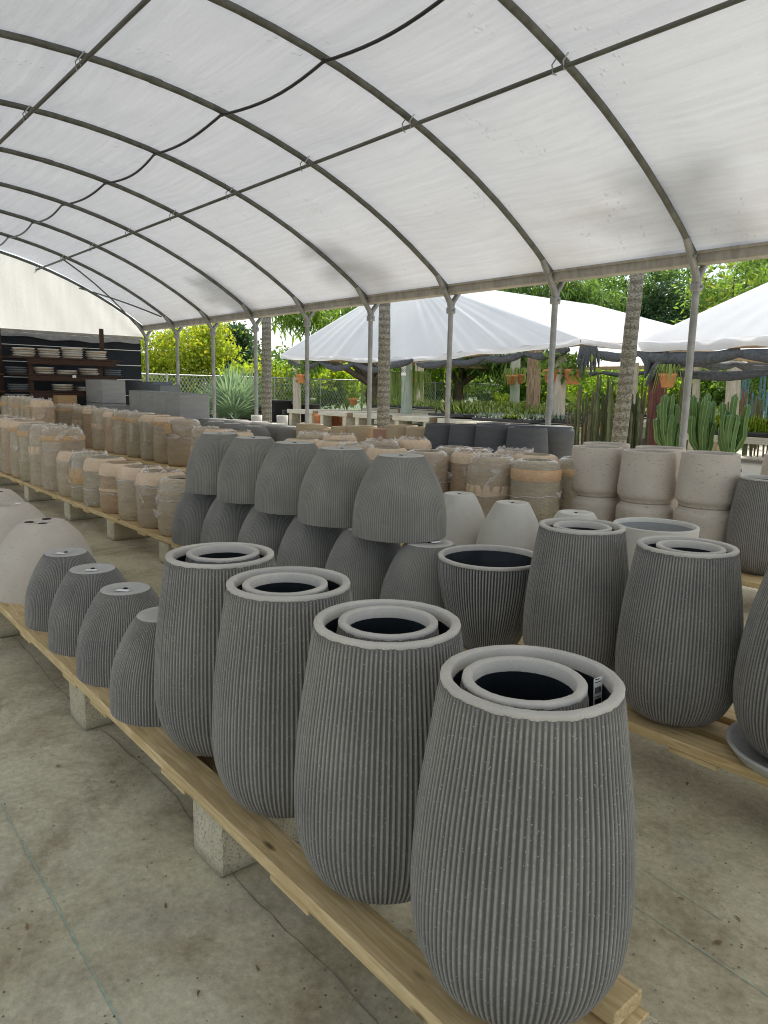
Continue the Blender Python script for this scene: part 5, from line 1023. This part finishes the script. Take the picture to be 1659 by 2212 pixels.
# hanging clay pots
HB=MB(); HB.lathe([(.10,-.13),(.15,.08),(.165,.08),(.165,.13),(.14,.13),(.13,.05),(.001,.03)],24,capb=True); HPM=HB.mesh('pot',ORANGE)
def hanging(px,py,Y,k,plant,label):
    p=on_y(px,py,Y); r=empty('hanging_pot',p,label,'hanging pot','clay pots hung on the tent posts'); r.scale=(k,)*3; obj('pot',HPM,None,r); b=MB(); b.tube([(.0,.14,.10),(.0,.17,.5)],.008,5); b.build('hook',HOSEM,r)
    q=[]
    if plant=='bush':
        o=obj('foliage',quads_mesh('foliage',leaves(np.array([0,0,.22])+rng.normal(size=(160,3))*[.16,.16,.12],.13,.5,.3),L_MID),None,r)
    elif plant=='hang':
        for _ in range(240):
            a=random.uniform(0,6.28); s=random.uniform(.3,1); p0=np.array([.12*math.cos(a),.12*math.sin(a),.14]); p1=np.array([.55*s*math.cos(a),.55*s*math.sin(a),.1+.1*random.random()]); p2=p1+np.array([.12*math.cos(a),.12*math.sin(a),-random.uniform(.3,1.0)]); w=np.array([-math.sin(a),math.cos(a),0])*.012
            q+=[[p0-w,p0+w,p1+w,p1-w],[p1-w,p1+w,p2+w*.3,p2-w*.3]]
        obj('strands',quads_mesh('strands',np.array(q),L_HANG),None,r)
    else:
        for _ in range(40):
            a=random.uniform(0,6.28); p0=np.array([.1*math.cos(a),.1*math.sin(a),.1]); p1=p0+np.array([.1*math.cos(a),.1*math.sin(a),.2]); p2=p1+np.array([.1*math.cos(a),.1*math.sin(a),-random.uniform(.1,.55)]); w=np.array([-math.sin(a),math.cos(a),0])*.012; q+=[[p0-w,p0+w,p1+w,p1-w],[p1-w,p1+w,p2,p2-w*.5]]
        obj('strands',quads_mesh('strands',np.array(q),L_HANG),None,r)
Y0=T1Y-.05
hanging(651,818,Y0,1.45,'bush','clay pot with leafy plant hung on the left corner post'); hanging(858,815,Y0+.5,1.15,'hang','clay pot with long trailing strands left of the mossy post'); hanging(893,815,Y0+.9,1.25,'hang','clay pot hidden by trailing strands right of the mossy post')
hanging(1105,820,T1Y+6.0,1.5,'few','small clay pot hung left on the greenish inner post'); hanging(1122,818,T1Y+6.4,1.5,'few','small clay pot hung right on the greenish inner post')
hanging(1190,812,Y0+.3,1.5,'bush','clay pot hung left of the thick pale post'); hanging(1238,814,Y0+.5,1.7,'bush','clay pot with dark foliage hung right of the thick pale post'); hanging(1442,822,T2Y-.1,1.15,'few','clay pot with thin drooping leaves on the reddish post')

# ------------------------------------------------------------------ cacti
def ribcol(b, pts, r, ribs, depth, n=3):
    pts=[Vector(p) for p in pts]; K=len(pts); m_=ribs*4; v=[]; at=[]
    for i,p in enumerate(pts):
        t=i/(K-1); tg_=(pts[min(i+1,K-1)]-pts[max(i-1,0)]).normalized(); a=Vector((1,0,0)); nx=(a-tg_*a.dot(tg_)).normalized(); ny=tg_.cross(nx); rr=r*(min(1,.65+t*1.5))*(1 if t<.94 else math.sqrt(max(.03,1-((t-.94)/.0605)**2)))
        for j in range(m_):
            an=2*PI*j/m_; q=rr*(1-depth*(0,.55,1,.55)[j%4])*(1+.06*math.sin(i*2.2)*(j%4==0)); v.append(p+nx*q*math.cos(an)+ny*q*math.sin(an)); at.append(1. if j%4==0 else 0.)
    b.add(v,[(i*m_+j,i*m_+(j+1)%m_,(i+1)*m_+(j+1)%m_,(i+1)*m_+j) for i in range(K-1) for j in range(m_)],True,at)
def cact_mat():
    m,nt,out=nodes('ribbed_cactus_skin'); at=nt.nodes.new('ShaderNodeAttribute'); at.attribute_name='ridge'; c=mixc(nt,ramp(nt,at.outputs['Fac'],[(.6,0.),(.95,.9)]),(.065,.125,.035),(.24,.33,.10)); f=noise(nt,coords(nt),9,4); c=mixc(nt,1.,c,ramp(nt,f,[(.3,(.75,.8,.7)),(.7,(1.2,1.2,1.1))]),'MULTIPLY'); bsdf(nt,out,c,.55,.4); return m
CACM=cact_mat()
def euphorbia(px,dep,H,n,spread,label):
    p=far(px,900,dep); r=empty('column_cactus',(p.x,p.y,0),label,'cactus','bright green branching cacti in pots'); b=MB()
    b.lathe([(.16,-.03),(.2,.3),(.22,.3),(.22,.35),(.18,.35),(.001,.33)],24,capb=True); b.build('pot',BLACKP,r)
    for k in range(n):
        b=MB(); a=2*PI*k/n+random.uniform(-.4,.4); s=spread*random.uniform(.35,1.05) if k else .02; h=H*(random.uniform(.68,1.0) if k else 1.0); z0=.33+random.uniform(0,.30)*(k>0); d=Vector((math.cos(a),math.sin(a),0)); pts=[]
        for i in range(22):
            t=i/21; pts.append(d*(s*min(1,t*2.6)**.8)+Vector((.015*math.sin(t*6+k),.015*math.cos(t*5+k),z0+(h-z0)*t)))
        ribcol(b,pts,.058,5,.5); b.build('arm',None,r); o=bpy.data.objects[-1] if False else None
    for chd in r.children:
        if chd.name.startswith('arm'):
            chd.data.materials.clear(); chd.data.materials.append(CACM)
    return r
_ob=MB.build
def _bld(s,name,mat,parent=None,loc=None):
    if name=='arm': return obj(name,s.mesh(name,mat,'ridge'),None,parent,loc)
    return _ob(s,name,mat,parent,loc)
MB.build=_bld
euphorbia(1447,12.4,1.52,8,.20,'bright green branching cactus left of the nearest slim post')
euphorbia(1524,12.2,1.55,9,.20,'bright green branching cactus just right of the nearest slim post')
euphorbia(1582,11.8,1.54,9,.20,'bright green branching cactus at the right edge before the seedlings')
def stem_mat(name,cols):
    m,nt,out=nodes(name); ge=nt.nodes.new('ShaderNodeNewGeometry'); c=ramp(nt,ge.outputs['Random Per Island'],[(i/(len(cols)-1),k) for i,k in enumerate(cols)]); f=noise(nt,coords(nt,(3,3,.8)),6,5); c=mixc(nt,1.,c,ramp(nt,f,[(.3,(.55,.5,.5)),(.7,(1.3,1.3,1.3))]),'MULTIPLY'); bsdf(nt,out,c,.8,.2); return m
BC=stem_mat('brown_column_cactus',((.085,.10,.045),(.14,.125,.07),(.10,.14,.055),(.17,.10,.07))); BC2=stem_mat('green_column_cactus',((.07,.10,.04),(.12,.14,.065),(.11,.095,.055),(.06,.08,.035)))
gi=0
for px,dep,H,n,sp,mt,l in ((1252,17,1.75,9,.32,BC,'clump of tall brown columnar cacti beside the thick pale post'),(1283,16.2,1.95,9,.32,BC2,'clump of greenish columnar cacti, second from the thick pale post'),(1306,17.2,2.0,10,.36,BC,'clump of brown columnar cacti, reddish tips, left of the leaning palm'),(1330,16,1.9,9,.3,BC,'dense brown columnar cacti touching the leaning palm trunk'),(1372,16,1.7,9,.32,BC2,'columnar cacti between the leaning palm and the reddish post'),(1392,17.5,1.85,8,.3,BC,'brown columnar cacti directly left of the reddish post'),(1466,18.5,2.2,8,.35,BC,'brown columnar cacti behind the first branching cactus'),(1612,22,2.0,12,.5,BC,'brown columnar cacti left of the blue ones'),(1560,23,1.6,8,.4,BC2,'low columnar cacti behind the branching cacti'),(1622,24,2.6,14,.55,CACTBLUE,'clump of tall blue columnar cacti at the right edge'),(1640,19,1.6,8,.35,BC,'brown columnar cacti at the right edge behind the seedlings')):
    p=far(px,900,dep); b=MB()
    for k in range(int(n*1.5)):
        a=random.uniform(0,6.28); s=sp*math.sqrt(random.random()); h=H*random.uniform(.45,1.0); x0,y0=s*math.cos(a),s*math.sin(a); ln=random.uniform(-.05,.05)
        ribcol(b,[(x0+ln*t,y0+ln*.6*t,-.03+(h+.03)*t) for t in np.linspace(0,1,26)**.8],random.uniform(.022,.040),6,.3)
    o=b.build('cactus_clump',mt); o.location=(p.x,p.y,0); tag(o,l,'cactus','clumps of tall columnar cacti')
bpy.context.view_layer.update()
